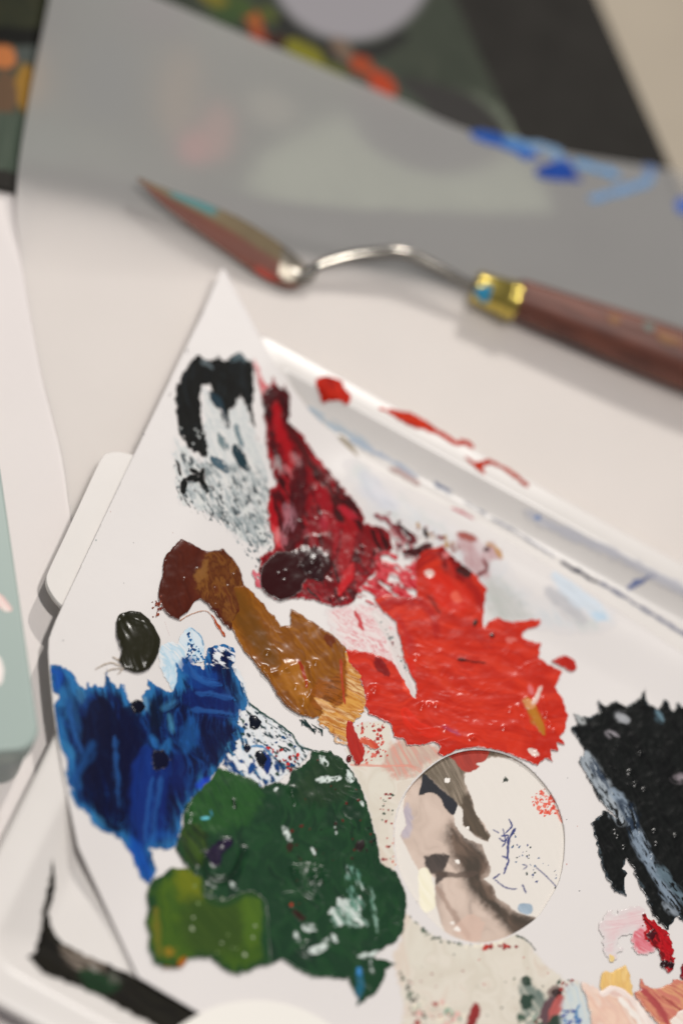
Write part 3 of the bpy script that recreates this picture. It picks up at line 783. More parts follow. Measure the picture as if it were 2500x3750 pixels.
cv.stroke([(1770, 2050), (1782, 2085), (1745, 2110)], 14, (120, 50, 50), h=.06, dry=(.1, .4))
put(cv, "grey_wash_smear", "pale blue-grey paint wash along the palette edge beside the far tray wall", .06, M_FILM)

# --- pink streaked wash between crimson, ochre and red
cv = Canvas(1180, 2180, 1560, 2600, 2.8, 42)
cv.poly([(1205, 2235), (1300, 2215), (1380, 2235), (1440, 2290), (1465, 2370), (1490, 2470), (1518, 2570), (1470, 2500), (1430, 2430), (1350, 2400), (1270, 2375), (1225, 2300)],
        [(221, 208, 205), (216, 172, 174), (223, 215, 212), (208, 128, 134), (222, 210, 207)], h=.03, rough=16, rs=22, feather=16, ang=35, along=60, across=12, contrast=2.4, op=.85)
cv.stroke([(1370, 2250), (1430, 2330), (1480, 2450), (1515, 2560)], 40, (212, 204, 200), h=.04, dry=(0, .2), op=.85)
cv.stroke([(1300, 2240), (1330, 2300)], 22, (186, 50, 56), h=.06, dry=(.2, .5))
cv.specks([(1380, 2260), (1420, 2300), (1500, 2480), (1450, 2400)], 24, 2, 5, [(120, 130, 130), (150, 90, 90)], .02, 1)
put(cv, "pink_wash_smear", "streaky pale pink paint wash between the ochre and orange-red patches", .07, M_FILM)

# --- black smear with grey drag marks
cv = Canvas(610, 1230, 1030, 2120, 2.6, 43)
blk = [(722, 1292), (700, 1325), (660, 1375), (640, 1440), (643, 1525), (655, 1588), (688, 1640), (740, 1674), (763, 1678), (758, 1600), (736, 1520), (738, 1412), (765, 1412), (800, 1480), (838, 1560), (842, 1500), (856, 1496), (880, 1448), (912, 1520), (948, 1630), (926, 1500),
       (933, 1440), (933, 1330), (908, 1318), (865, 1292), (822, 1322), (800, 1298), (770, 1322)]
cv.poly(blk, [(20, 20, 19), (26, 27, 26), (18, 18, 17), (30, 34, 36)], h=.28, rough=7, rs=12, ang=80, along=70, across=10, smooth=False, edge_dry=10)
for p, wd, c in (([(770, 1440), (815, 1500), (838, 1560)], 30, (34, 52, 62)), ([(858, 1640), (885, 1690), (905, 1715)], 40, (34, 54, 62)), ([(790, 1680), (830, 1720)], 44, (70, 92, 104)),
                 ([(900, 1330), (880, 1300), (850, 1320)], 22, (80, 96, 102)), ([(740, 1320), (775, 1350)], 24, (90, 100, 104)), ([(800, 1590), (835, 1650)], 26, (110, 126, 130)), ([(865, 1560), (890, 1640)], 20, (110, 128, 134))):
    cv.stroke(p, wd, c, h=.05, dry=(.25, .5), bristle=4, along=40)
for p, wd in (([(700, 1720), (735, 1745), (715, 1765)], 26), ([(745, 1720), (742, 1760), (760, 1800)], 20), ([(690, 1755), (720, 1740)], 22), ([(650, 1690), (660, 1740)], 12), ([(675, 1755), (668, 1800)], 28)):
    cv.stroke(p, wd, (20, 21, 20), h=.2, dry=(0, .2))
cv.specks([(640, 1690), (760, 1700), (980, 1780), (985, 1980), (860, 1940), (700, 1850)], 40, 1.5, 5, [(40, 48, 50), (24, 28, 30), (70, 82, 86)], .06, 3, ang=60, stretch=3)
cv.specks([(860, 1930), (985, 1900), (1000, 2090), (940, 2080)], 44, 2, 6, [(110, 122, 126), (60, 70, 74)], .05, 4, ang=60, stretch=3)
cv.specks([(660, 1560), (760, 1560), (750, 1660), (700, 1640), (660, 1590)], 9, 2, 5, [(190, 194, 192)], .02, 5)
cv.blob(716, 1212, 7, 5, 60, (110, 104, 100), .03); cv.blob(685, 1285, 8, 4, 100, (110, 104, 100), .03); cv.blob(622, 1445, 12, 3, -60, (120, 116, 114), .02)
smear = put(cv, "black_paint_smear_dragged", "matt black paint smear at the palette's upper tip dragged into grey streaks", .08, M_DRY)
cv = Canvas(610, 1230, 1030, 2120, 2.6, 143)
cv.poly([(735, 1420), (790, 1440), (900, 1470), (935, 1580), (965, 1640), (990, 1740), (985, 1800), (975, 1900), (988, 1990), (950, 2010), (860, 1960), (800, 1895), (700, 1860), (655, 1820), (640, 1720), (637, 1600), (690, 1640), (745, 1670)],
        [(202, 204, 201), (188, 193, 192), (212, 210, 207), (172, 181, 183), (208, 207, 204)], h=.04, rough=14, rs=26, feather=16, ang=66, along=90, across=10, contrast=2.2, op=.9, edge_dry=26)
cv.poly([(650, 1660), (740, 1690), (985, 1760), (985, 1990), (860, 1950), (660, 1830)], [(70, 80, 84), (36, 42, 44), (110, 120, 122)], h=.08, rough=8, ang=64, along=30, across=9, gap=.61, gs=6.5, feather=5)
cv.poly([(790, 1880), (985, 1900), (990, 2080), (930, 2070), (860, 1980)], [(150, 162, 164), (90, 100, 104)], h=.04, rough=8, ang=60, gap=.6, gs=8, op=.8)
cv.poly([(690, 1690), (800, 1700), (960, 1720), (985, 1900), (900, 1960), (760, 1880), (680, 1800)], [(150, 160, 162), (120, 130, 132)], h=0, rough=16, feather=14, ang=64, along=60, across=8, gap=.52, gs=9, op=.6)
cv.build("grey_drag_streak", sheet_z, .012, M_FILM, cut=.06, parent=smear, clip=clip_sheet)

# --- crimson
cv = Canvas(900, 1260, 1580, 2260, 2.6, 44)
cv.poly([(928, 1310), (945, 1340), (965, 1400), (990, 1420), (965, 1470), (950, 1420), (935, 1370)], [(206, 120, 122), (186, 60, 66), (218, 160, 160)], h=.04, rough=5, ang=72, gap=.3, op=.9)
cri = [(1000, 1382), (1012, 1412), (1030, 1425), (1042, 1412), (1058, 1440), (1066, 1480), (1052, 1548), (1100, 1586), (1150, 1660), (1220, 1742), (1272, 1812), (1318, 1865), (1335, 1918), (1390, 1930), (1430, 1950), (1436, 2015), (1392, 2042), (1376, 2100),
       (1318, 2150), (1300, 2200), (1262, 2222), (1220, 2222), (1150, 2200), (1090, 2192), (1040, 2202), (990, 2190), (962, 2160), (948, 2100), (956, 2040), (990, 2018), (1006, 1998), (986, 1930), (980, 1850), (986, 1800), (1010, 1772), (990, 1705), (975, 1622), (966, 1510), (957, 1458), (982, 1418)]
cv.poly(cri, [(70, 12, 16), (132, 15, 24), (92, 11, 18), (156, 18, 28), (56, 12, 14)], h=.42, rough=7, rs=14, ang=64, along=110, across=22, smooth=False, contrast=2.0, edge_col=((170, 34, 44), 16, .5))
cv.poly([(985, 1420), (1040, 1415), (1066, 1470), (1050, 1550), (1010, 1480), (990, 1560), (965, 1520), (958, 1460)], [(52, 12, 14), (74, 14, 18)], h=.25, only=True, rough=8, feather=6)
dk = (46, 14, 16)
for p, wd, c, o in (([(1006, 1480), (1020, 1570), (1060, 1680), (1075, 1760)], 34, (160, 18, 26), .9), ([(1050, 1560), (1110, 1650), (1160, 1740), (1240, 1850)], 26, (64, 20, 20), .85), ([(1100, 1700), (1090, 1820), (1075, 1950), (1060, 2010)], 60, (66, 16, 20), .85),
                    ([(1160, 1780), (1200, 1880), (1220, 2000)], 44, (150, 16, 28), .8), ([(1270, 1900), (1275, 1980), (1250, 2080)], 50, (150, 18, 25), .85), ([(1130, 1850), (1150, 1950), (1140, 2040)], 30, (120, 12, 22), .8),
                    ([(1330, 1930), (1350, 2000), (1330, 2080)], 34, (128, 14, 20), .8), ([(1200, 1960), (1195, 2060), (1210, 2150)], 40, (96, 14, 18), .8), ([(1240, 1860), (1300, 1900)], 30, (186, 36, 52), .7),
                    ([(985, 1830), (995, 1900), (1005, 1960)], 28, (172, 18, 28), .85), ([(1000, 1930), (1020, 2000)], 24, (206, 60, 66), .75), ([(1290, 2080), (1240, 2180)], 34, (190, 30, 36), .8), ([(1180, 1900), (1190, 1940)], 26, (170, 40, 56), .7)):
    cv.stroke(p, wd, c, h=.16, dry=(.1, .3), op=o, only=True, bristle=7)
for p, wd, c in (([(1050, 1860), (1060, 1900), (1050, 1960)], 40, (200, 140, 152)), ([(1075, 1670), (1090, 1700)], 30, (210, 150, 152)), ([(1040, 1720), (1060, 1750)], 34, (206, 130, 134)), ([(1010, 1680), (1018, 1730)], 24, (214, 200, 198)), ([(1030, 1960), (1040, 2010)], 26, (206, 120, 130)),
                 ([(1120, 1950), (1130, 1980)], 26, (196, 76, 86)), ([(1018, 1940), (1010, 1990)], 18, (216, 150, 150))):
    cv.stroke(p, wd, c, h=-.05, dry=(.35, .6), op=.45, only=True, bristle=7, along=26, feather=6)
# broken red-and-white join with the orange-red patch
cv.poly([(1380, 2030), (1440, 2010), (1520, 2040), (1520, 2180), (1440, 2230), (1330, 2200), (1310, 2160), (1370, 2110)], [(178, 24, 36), (206, 70, 78), (150, 16, 24)], h=.2, rough=10, ang=30, along=40, across=14, gap=.46, gs=16)
cv.poly([(1350, 1900), (1420, 1880), (1480, 1930), (1540, 1990), (1520, 2050), (1450, 2020), (1430, 1950)], [(176, 120, 122), (120, 40, 46), (150, 70, 76)], h=.08, rough=12, gap=.5, gs=13, ang=50, op=.9)
for p, wd, c in (([(1460, 1925), (1490, 1950), (1510, 1965)], 18, (56, 22, 24)), ([(1552, 1935), (1565, 1965)], 16, (40, 24, 24)), ([(1490, 2030), (1530, 2020), (1580, 2000)], 34, (60, 16, 18)), ([(1500, 1960), (1520, 1990)], 24, (96, 30, 36))):
    cv.stroke(p, wd, c, h=.15, dry=(0, .3))
cv.specks([(1440, 1900), (1600, 1930), (1620, 2000), (1520, 2040), (1450, 2000)], 30, 3, 8, [(70, 24, 28), (120, 40, 46)], .06, 6)
cv.poly([(948, 2100), (962, 2160), (930, 2140), (925, 2090)], [(206, 110, 120), (190, 70, 84)], h=.04, rough=8, gap=.4, gs=8)
cv.blob(1140, 2068, 72, 66, 20, (52, 20, 22), .35, .2, only=True)
cv.bumps(26, .5, 4); cv.bumps(10, .14, 5); cv.ridged(64, 90, 24, .16)
dots(cv, [(1135, 2060), (1142, 2072), (1128, 2076), (1150, 2062), (1325, 2010), (1215, 2195), (1268, 2200), (960, 1495), (1060, 1470)], 6, .4)
crim = put(cv, "crimson_paint_patch", "glossy deep crimson paint patch running down from the palette tip", .12, M_WET, taper=2)
cv = Canvas(930, 1990, 1230, 2230, 2.6, 45)
cv.blob(1032, 2112, 84, 86, 0, (48, 14, 16), .35, .08)
cv.blob(1138, 2062, 36, 44, 30, (40, 16, 18), .5, .2)
cv.blob(1160, 2105, 30, 26, 30, (44, 18, 22), .35, .2)
cv.bumps(30, .3, 1)
dots(cv, [(1040, 2130), (1046, 2096), (1020, 2104), (1140, 2070), (1150, 2056)], 6, .25)
cv.build("crimson_paint_bead", sheet_z, .30, M_GLOB, cut=.4, parent=crim, taper=2)

# --- orange-red
cv = Canvas(1250, 1960, 2140, 2830, 2.6, 46)
ora = [(1520, 2052), (1550, 2016), (1620, 2000), (1665, 2050), (1725, 2092), (1780, 2160), (1768, 2240), (1768, 2300), (1788, 2276), (1822, 2264), (1866, 2280), (1920, 2274), (1972, 2268), (1976, 2290), (1915, 2312), (1908, 2340), (1942, 2350), (1978, 2356), (1970, 2410), (2002, 2432), (2058, 2462),
       (2026, 2520), (2056, 2556), (2076, 2620), (2070, 2672), (2046, 2700), (2066, 2728), (2036, 2722), (2040, 2752), (2012, 2746), (2022, 2792), (1992, 2776), (1966, 2802), (1930, 2790), (1850, 2756), (1750, 2736), (1680, 2744), (1625, 2772), (1600, 2760), (1612, 2735), (1580, 2718), (1540, 2732), (1490, 2732), (1476, 2706), (1440, 2702), (1430, 2652), (1400, 2636),
       (1350, 2616), (1335, 2586), (1336, 2545), (1316, 2478), (1276, 2430), (1264, 2382), (1300, 2382), (1350, 2392), (1386, 2402), (1440, 2426), (1472, 2482), (1512, 2560), (1522, 2560), (1520, 2500), (1480, 2426), (1466, 2350), (1446, 2276), (1400, 2240), (1372, 2200), (1400, 2180), (1440, 2180), (1500, 2190), (1524, 2184), (1516, 2112)]
cv.poly(ora, [(194, 44, 26), (182, 38, 23), (204, 52, 31), (188, 41, 25)], h=.34, rough=5, rs=14, ang=12, along=170, across=30, smooth=False, contrast=1.0)
cv.poly([(1560, 2100), (1640, 2110), (1720, 2180), (1700, 2240), (1600, 2220)], [(206, 44, 26), (196, 38, 24)], h=.08, only=True, rough=10, feather=18, ang=40)
cv.poly([(1600, 2010), (1640, 2010), (1720, 2100), (1680, 2130), (1620, 2080)], [(150, 20, 20), (110, 16, 16)], h=.06, only=True, rough=10, feather=12)
for p, wd, c in (([(1380, 2220), (1450, 2200), (1530, 2210)], 40, (150, 20, 26)), ([(1500, 2120), (1540, 2060), (1600, 2030)], 34, (140, 18, 22)), ([(1530, 2190), (1580, 2250), (1600, 2330)], 30, (160, 26, 24)), ([(1450, 2260), (1490, 2330), (1500, 2400)], 24, (176, 34, 30)), ([(1660, 2080), (1730, 2150), (1760, 2230)], 30, (150, 24, 22)), ([(1620, 2260), (1720, 2300), (1800, 2380)], 36, (172, 34, 24)), ([(1560, 2420), (1640, 2520), (1760, 2580)], 30, (206, 58, 34)), ([(1760, 2420), (1860, 2460), (1960, 2540)], 34, (206, 56, 34))):
    cv.stroke(p, wd, c, h=.05, dry=(.25, .5), op=.75, only=True, feather=6, bristle=7)
cv.blob(1698, 2092, 30, 22, 40, (66, 18, 16), .1, .2, only=True); cv.blob(1630, 2035, 14, 12, 0, (200, 110, 110), .02, only=True)
cv.blob(1570, 2102, 18, 14, 20, (220, 190, 180), -.2, .1, only=True); cv.blob(1666, 2185, 18, 26, -30, (220, 90, 70), 0, .3, only=True)
cv.stroke([(1500, 2420), (1500, 2500)], 30, (206, 40, 24), h=.04, dry=(0, .2), op=.7, only=True)
cv.stroke([(1560, 2180), (1610, 2250)], 16, (110, 24, 20), h=.04, dry=(.1, .3), op=.7, only=True)
cv.blob(1737, 2284, 7, 15, 20, (40, 30, 24), .1, .2, only=True); cv.blob(1800, 2330, 10, 9, 0, (70, 24, 20), .1, .2, only=True); cv.blob(1866, 2345, 20, 9, 0, (206, 100, 90), .0, .2, only=True)
cv.stroke([(1676, 2416), (1720, 2424), (1790, 2432)], 11, (86, 22, 18), h=.06, dry=(0, .5), taper=.7, only=True)
cv.stroke([(1380, 2430), (1410, 2470)], 44, (110, 14, 18), h=.1, dry=(0, .3), op=.85, only=True)
cv.stroke([(1476, 2505), (1500, 2535)], 30, (226, 70, 46), h=.08, dry=(0, .3), op=.9, only=True); cv.stroke([(1480, 2610), (1520, 2660), (1600, 2690)], 40, (212, 44, 26), h=.1, dry=(0, .3), op=.8, only=True)
cv.stroke([(1620, 2660), (1680, 2690)], 16, (150, 70, 110), h=.08, dry=(.2, .3), op=.7, only=True)
for p in ([(1640, 2060), (1700, 2200), (1840, 2300)], [(1560, 2480), (1700, 2560), (1880, 2560)], [(1600, 2600), (1760, 2660), (1950, 2640)], [(1540, 2560), (1600, 2650), (1720, 2700)], [(1650, 2500), (1800, 2480), (1940, 2480)]):
    cv.stroke(p, 26, (196, 52, 38), h=.12, dry=(.35, .5), op=.5, only=True)
    cv.ridge(p, 9, .05)
cv.stroke([(1925, 2565), (1950, 2610), (1985, 2690)], 36, (176, 112, 36), h=.6, dry=(0, .1), only=True); cv.stroke([(1915, 2570), (1940, 2585)], 34, (206, 140, 90), h=.3, dry=(0, .2), only=True)
cv.stroke([(1978, 2518), (1962, 2555), (1945, 2580)], 14, (222, 196, 186), h=.3, dry=(0, .2), only=True); cv.stroke([(1935, 2520), (1945, 2540)], 24, (214, 110, 110), h=.1, dry=(.1, .3), only=True)
cv.ridge([(1895, 2590), (1910, 2650), (1945, 2700)], 9, .3); cv.ridge([(1985, 2560), (2000, 2620), (2010, 2680)], 8, .25)
cv.ridge([(1530, 2585), (1560, 2640), (1620, 2680), (1720, 2710)], 9, .15)
dots(cv, [(1542, 2594), (1544, 2584), (1570, 2583), (1595, 2585), (1725, 2706), (1733, 2704), (1865, 2603), (1915, 2628), (1843, 2670), (1995, 2625), (2010, 2655), (2026, 2678), (1360, 2520), (1372, 2532), (1374, 2518), (1343, 2555), (1628, 2672), (1520, 2412)])
cv.blob(1950, 2755, 26, 12, 30, (222, 200, 190), -.4, .2, only=True)
cv.bumps(46, .6, 4); cv.bumps(14, .10, 5); cv.ridged(12, 160, 40, .10)
orange = put(cv, "orange_red_paint_patch", "broad glossy orange-red paint patch spread above the thumb hole", .16, M_WET, taper=2)
cv = Canvas(2000, 2390, 2130, 2475, 2.6, 47)
cv.poly([(2018, 2424), (2040, 2408), (2068, 2404), (2100, 2420), (2108, 2446), (2090, 2460), (2056, 2444)], [(168, 30, 20), (178, 36, 24)], h=.4, rough=3)
put(cv, "small_red_paint_dab", "small oval red paint dab just right of the orange-red patch", .12, M_WET)
# small red flecks and finger between ochre and film
cv = Canvas(1240, 2620, 1420, 2860, 2.6, 48)
cv.poly([(1268, 2640), (1290, 2650), (1310, 2700), (1335, 2750), (1318, 2798), (1300, 2795), (1275, 2745), (1264, 2690)], [(176, 44, 34), (164, 36, 28)], h=.3, rough=6, ang=70)
cv.poly([(1315, 2710), (1345, 2705), (1390, 2730), (1380, 2745), (1340, 2735)], [(196, 70, 50), (206, 100, 70)], h=.12, rough=7, gap=.35)
cv.blob(1275, 2780, 11, 14, 0, (100, 14, 16), .3, .2); cv.blob(1393, 2695, 7, 7, 0, (190, 60, 50), .1, .2); cv.blob(1370, 2676, 7, 5, 0, (196, 70, 60), .1, .2)
put(cv, "red_paint_finger", "narrow red paint streak between the ochre patch and the green patch", .14, M_WET)

# --- brown
cv = Canvas(540, 1950, 940, 2340, 2.6, 49)
bro = [(662, 1976), (700, 1990), (755, 2022), (785, 2018), (815, 2010), (850, 2045), (880, 2090), (894, 2150), (880, 2230), (846, 2308), (820, 2290), (780, 2242), (760, 2216), (730, 2196), (710, 2210), (690, 2240), (652, 2270), (620, 2258), (595, 2230), (577, 2186), (592, 2115), (602, 2045), (630, 2006)]
cv.poly(bro, [(80, 30, 16), (72, 26, 14), (86, 34, 18)], h=.7, rough=4, rs=16, ang=70, along=120, across=40, smooth=False, contrast=1)
cv.poly([(755, 2030), (830, 2030), (885, 2100), (890, 2160), (850, 2290), (800, 2230), (740, 2190), (710, 2150), (740, 2090)], [(104, 58, 24), (84, 40, 18), (120, 74, 30), (96, 48, 22)], h=.15, only=True, rough=10, feather=14, ang=70, along=50, across=16)
cv.poly([(710, 2110), (735, 2080), (760, 2050), (755, 2110), (725, 2140)], [(128, 84, 40)], h=.1, only=True, rough=8, feather=8)
cv.specks([(555, 2200), (590, 2180), (590, 2250), (560, 2260)], 16, 2, 7, [(110, 40, 24), (140, 70, 50)], .05, 1)
cv.stroke([(660, 2274), (700, 2250), (760, 2240), (800, 2300)], 3.5, (176, 120, 84), h=.02, dry=(.1, .3))
cv.stroke([(775, 2255), (795, 2285), (820, 2330)], 12, (160, 70, 30), h=.05, dry=(.1, .4))
cv.bumps(40, .45, 2); cv.bumps(13, .12, 3)
dots(cv, [(602, 2060), (676, 2124), (722, 2088), (835, 2150), (790, 2218), (787, 2158), (856, 2108)], 5, .3)
put(cv, "brown_paint_patch", "smooth red-brown paint patch left of the ochre paint", .10, M_WET)
# --- ochre
cv = Canvas(800, 2110, 1380, 2740, 2.6, 50)
cv.poly([(1250, 2390), (1330, 2425), (1322, 2480), (1345, 2545), (1335, 2600), (1290, 2650), (1270, 2720), (1235, 2700), (1180, 2660), (1150, 2600), (1200, 2500)], [(206, 150, 72), (178, 108, 36), (224, 190, 136), (166, 94, 28)], h=.08, rough=10, rs=16, feather=6, ang=28, along=80, across=9, contrast=1.7, edge_dry=16)
och = [(894, 2145), (930, 2176), (966, 2216), (980, 2242), (1002, 2256), (1026, 2296), (1044, 2290), (1062, 2296), (1064, 2230), (1130, 2270), (1186, 2306), (1236, 2342), (1266, 2376), (1262, 2420), (1256, 2476), (1262, 2530), (1230, 2560), (1190, 2600), (1170, 2628), (1140, 2632), (1092, 2620), (1050, 2592), (1016, 2552), (986, 2502), (950, 2456),
       (926, 2426), (890, 2382), (862, 2332), (846, 2302), (826, 2224), (850, 2150)]
cv.poly(och, [(132, 78, 18), (120, 68, 16), (144, 88, 22), (128, 74, 16)], h=.6, rough=4, rs=14, ang=52, along=150, across=26, smooth=False, contrast=1.5)
cv.poly([(850, 2160), (900, 2180), (960, 2300), (1020, 2420), (980, 2440), (900, 2340), (840, 2240)], [(104, 64, 16), (114, 70, 18)], h=.05, only=True, rough=8, feather=20, ang=55)
cv.poly([(1050, 2420), (1110, 2440), (1130, 2540), (1110, 2590), (1060, 2540), (1020, 2470)], [(164, 104, 34), (154, 96, 30)], h=.3, only=True, rough=5, feather=10)
cv.poly([(1150, 2500), (1230, 2480), (1260, 2400), (1265, 2560), (1200, 2600), (1140, 2590)], [(132, 72, 18), (150, 84, 24), (110, 60, 16)], h=.05, only=True, rough=8, feather=8, ang=20, along=50, across=7)
cv.poly([(1150, 2560), (1200, 2575), (1225, 2610), (1180, 2600)], [(222, 186, 140), (206, 150, 90)], h=0, only=True, rough=6, ang=20)
cv.blob(1205, 2345, 26, 18, 40, (104, 46, 16), .05, .2, only=True); cv.stroke([(1090, 2420), (1108, 2460), (1120, 2520)], 11, (150, 48, 22), h=.05, dry=(0, .4), only=True)
cv.stroke([(1245, 2420), (1250, 2500), (1262, 2580)], 8, (170, 60, 34), h=.05, dry=(0, .3), only=True)
cv.ridge([(925, 2425), (980, 2470), (1040, 2450), (1080, 2440)], 12, .4); cv.ridge([(960, 2465), (1020, 2555), (1090, 2620)], 12, .5); cv.ridge([(1130, 2450), (1140, 2530), (1110, 2580)], 10, .4)
for k in range(7):
    y = 2560 + 22 * k
    cv.stroke([(1150 + 14 * k, y), (1230, y + 26), (1300, y + 38)], 9, (160, 92, 28) if k % 2 else (206, 150, 76), h=.08, dry=(.4, .55), op=.7)
cv.bumps(50, .7, 2); cv.bumps(15, .12, 3); cv.ridged(52, 140, 40, .14)
dots(cv, [(1040, 2455), (1050, 2455), (968, 2450), (1100, 2562), (1108, 2568), (1080, 2520), (1122, 2508), (978, 2394), (1155, 2430)])
ochre = put(cv, "ochre_paint_patch", "glossy mustard ochre paint swept diagonally across the palette centre", .12, M_WET)
# --- dark olive dab
cv = Canvas(330, 2220, 610, 2490, 2.6, 51)
cv.poly([(432, 2258), (462, 2242), (500, 2240), (532, 2257), (566, 2300), (586, 2352), (576, 2406), (550, 2446), (512, 2468), (476, 2460), (450, 2448), (435, 2422), (444, 2390), (436, 2362), (424, 2316)], [(36, 35, 22), (32, 31, 20), (40, 39, 23)], h=1.0, rough=3, ang=70)
cv.blob(505, 2360, 88, 112, -18, (36, 35, 21), 1.1, .02, only=True, power=.6)
cv.ridge([(470, 2265), (540, 2300), (562, 2360), (540, 2430)], 13, .5)
for p in ([(440, 2440), (400, 2428), (345, 2455)], [(445, 2450), (410, 2452), (370, 2470)], [(436, 2420), (418, 2408), (412, 2400)], [(450, 2450), (440, 2462), (430, 2470)]):
    cv.stroke(p, 6, (160, 142, 116), h=.03, dry=(.3, .55), op=.8)
cv.bumps(38, .5, 2); cv.bumps(14, .1, 3)
put(cv, "dark_olive_paint_dab", "rounded near-black olive paint dab above the blue patch", .10, M_WET)
# --- blue
cv = Canvas(170, 2270, 1180, 3270, 2.6, 52)
cv.poly([(588, 2372), (628, 2352), (650, 2365), (660, 2335), (690, 2298), (726, 2315), (746, 2356), (742, 2420), (700, 2430), (655, 2490), (636, 2534), (610, 2490), (586, 2436)], [(206, 216, 222), (190, 210, 222), (170, 200, 216), (214, 218, 220)], h=.04, rough=5, feather=4, ang=65, along=50, across=14, contrast=2)
cv.stroke([(700, 2300), (735, 2330), (745, 2365)], 5, (110, 150, 180), h=.04, dry=(0, .2))
cv.poly([(850, 2440), (890, 2480), (915, 2580), (1010, 2640), (1090, 2715), (1130, 2760), (1060, 2830), (980, 2880), (900, 2850), (820, 2800), (870, 2650)], [(220, 220, 220), (206, 212, 216), (222, 222, 222)], h=.03, rough=8, feather=5)
blu = [(182, 2436), (225, 2434), (270, 2465), (295, 2512), (312, 2520), (318, 2492), (330, 2512), (350, 2506), (380, 2516), (392, 2448), (405, 2496), (430, 2512), (445, 2492), (462, 2530), (476, 2572), (500, 2564), (522, 2582), (520, 2540), (545, 2522), (535, 2478), (565, 2506), (625, 2532), (650, 2500), (642, 2418), (665, 2456), (664, 2404), (695, 2422), (740, 2446), (756, 2370),
       (810, 2354), (860, 2370), (870, 2420), (850, 2442), (886, 2512), (906, 2562), (900, 2602), (876, 2602), (872, 2650), (900, 2666), (890, 2698), (836, 2748), (816, 2792), (782, 2842), (752, 2892), (712, 2942), (676, 2972), (662, 3014), (670, 3086), (606, 3118), (552, 3110), (576, 3180), (550, 3246), (510, 3214), (478, 3134), (446, 3086), (415, 3054), (390, 3054), (343, 3022), (319, 2982), (271, 2942), (247, 2872),
       (239, 2824), (245, 2782), (220, 2746), (205, 2696), (195, 2612), (192, 2590), (216, 2546), (182, 2536)]
cv.poly(blu, [(14, 20, 52), (16, 34, 84), (13, 18, 46), (24, 62, 122), (15, 28, 74)], h=.4, rough=5, rs=12, ang=78, along=130, across=16, smooth=False, contrast=2.0, edge_dry=14, edge_col=((44, 112, 168), 46, .85))
navy, mid, lt = (14, 18, 52), (20, 52, 124), (52, 122, 178)
for p, wd, c, o in (([(360, 2600), (380, 2750), (400, 2900), (430, 2990)], 190, (13, 15, 40), 1.0), ([(470, 2620), (470, 2760), (460, 2900)], 120, (14, 17, 46), 1.0), ([(540, 2760), (520, 2900), (520, 3080)], 90, (20, 46, 116), .9), ([(610, 2800), (590, 2920), (580, 3060)], 50, (18, 38, 104), .8),
                    ([(240, 2500), (260, 2600), (280, 2700)], 44, (40, 96, 146), .8), ([(210, 2620), (230, 2720), (260, 2800)], 36, (30, 90, 150), .85), ([(215, 2710), (245, 2740), (262, 2770)], 40, (56, 132, 180), .85), ([(340, 2730), (310, 2780), (270, 2850)], 36, (34, 92, 160), .8),
                    ([(195, 2460), (220, 2470), (215, 2520)], 40, (24, 76, 160), .9), ([(290, 2520), (300, 2570)], 24, (76, 140, 176), .8), ([(430, 2520), (450, 2545)], 26, (50, 120, 176), .8), ([(530, 2560), (535, 2600)], 26, (120, 160, 180), .8),
                    ([(690, 2440), (740, 2490), (800, 2490)], 90, (22, 58, 128), .85), ([(820, 2400), (830, 2500), (860, 2560)], 56, navy, .85), ([(700, 2560), (780, 2570), (850, 2600)], 110, (18, 34, 92), .85), ([(580, 2560), (570, 2640), (560, 2680)], 60, (14, 24, 44), .9),
                    ([(700, 2640), (690, 2700), (680, 2750)], 60, (34, 96, 164), .85), ([(610, 2720), (600, 2760)], 44, (44, 118, 182), .85), ([(620, 2620), (632, 2680)], 15, (86, 166, 206), .95), ([(600, 2595), (640, 2570)], 24, (70, 136, 180), .8), ([(560, 2700), (570, 2730)], 22, (50, 128, 200), .9),
                    ([(760, 2660), (800, 2700), (770, 2780)], 110, navy, .85), ([(660, 2780), (650, 2860), (660, 2920)], 60, (18, 30, 84), .85), ([(830, 2520), (845, 2560)], 32, (40, 84, 146), .8), ([(870, 2550), (890, 2590)], 24, (44, 100, 150), .8),
                    ([(340, 2990), (380, 3030)], 36, (60, 130, 176), .85), ([(480, 3080), (520, 3160), (545, 3220)], 44, (22, 78, 164), .9), ([(550, 3090), (570, 3060), (640, 3060)], 36, (26, 84, 164), .8), ([(735, 2880), (765, 2860)], 30, (34, 64, 190), .9), ([(560, 3130), (568, 3170)], 26, (16, 20, 60), .9)):
    cv.stroke(p, wd, c, h=.1, dry=(.2, .5), op=o * (.5 if c[1] > 80 else .9), only=True, bristle=4.5, along=130, feather=6)
for p in ([(690, 2430), (720, 2480), (790, 2500)], [(700, 2450), (740, 2500), (810, 2510)], [(720, 2540), (780, 2545), (850, 2560)], [(700, 2600), (780, 2610), (850, 2620)], [(560, 2850), (540, 2980), (530, 3080)], [(590, 2850), (570, 2970), (560, 3070)], [(420, 2700), (430, 2850), (440, 2960)], [(250, 2560), (265, 2660), (300, 2760)]):
    cv.stroke(p, 18, (40, 90, 156), h=.08, dry=(.4, .5), op=.55, only=True, bristle=3, along=120)
    cv.ridge(p, 5, .15)
cv.poly([(755, 2372), (810, 2350), (865, 2370), (890, 2480), (850, 2450), (760, 2440)], [(226, 224, 224), (214, 218, 222)], h=0, only=True, gap=.56, gs=9, rough=3, ang=30)
cv.poly([(850, 2680), (900, 2690), (960, 2740), (1000, 2770), (1040, 2800), (1020, 2850), (960, 2885), (900, 2850), (820, 2800)], [(18, 44, 96), (26, 76, 130), (16, 30, 60), (60, 120, 160)], h=.12, rough=10, gap=.50, gs=12, ang=62, along=50, across=9)
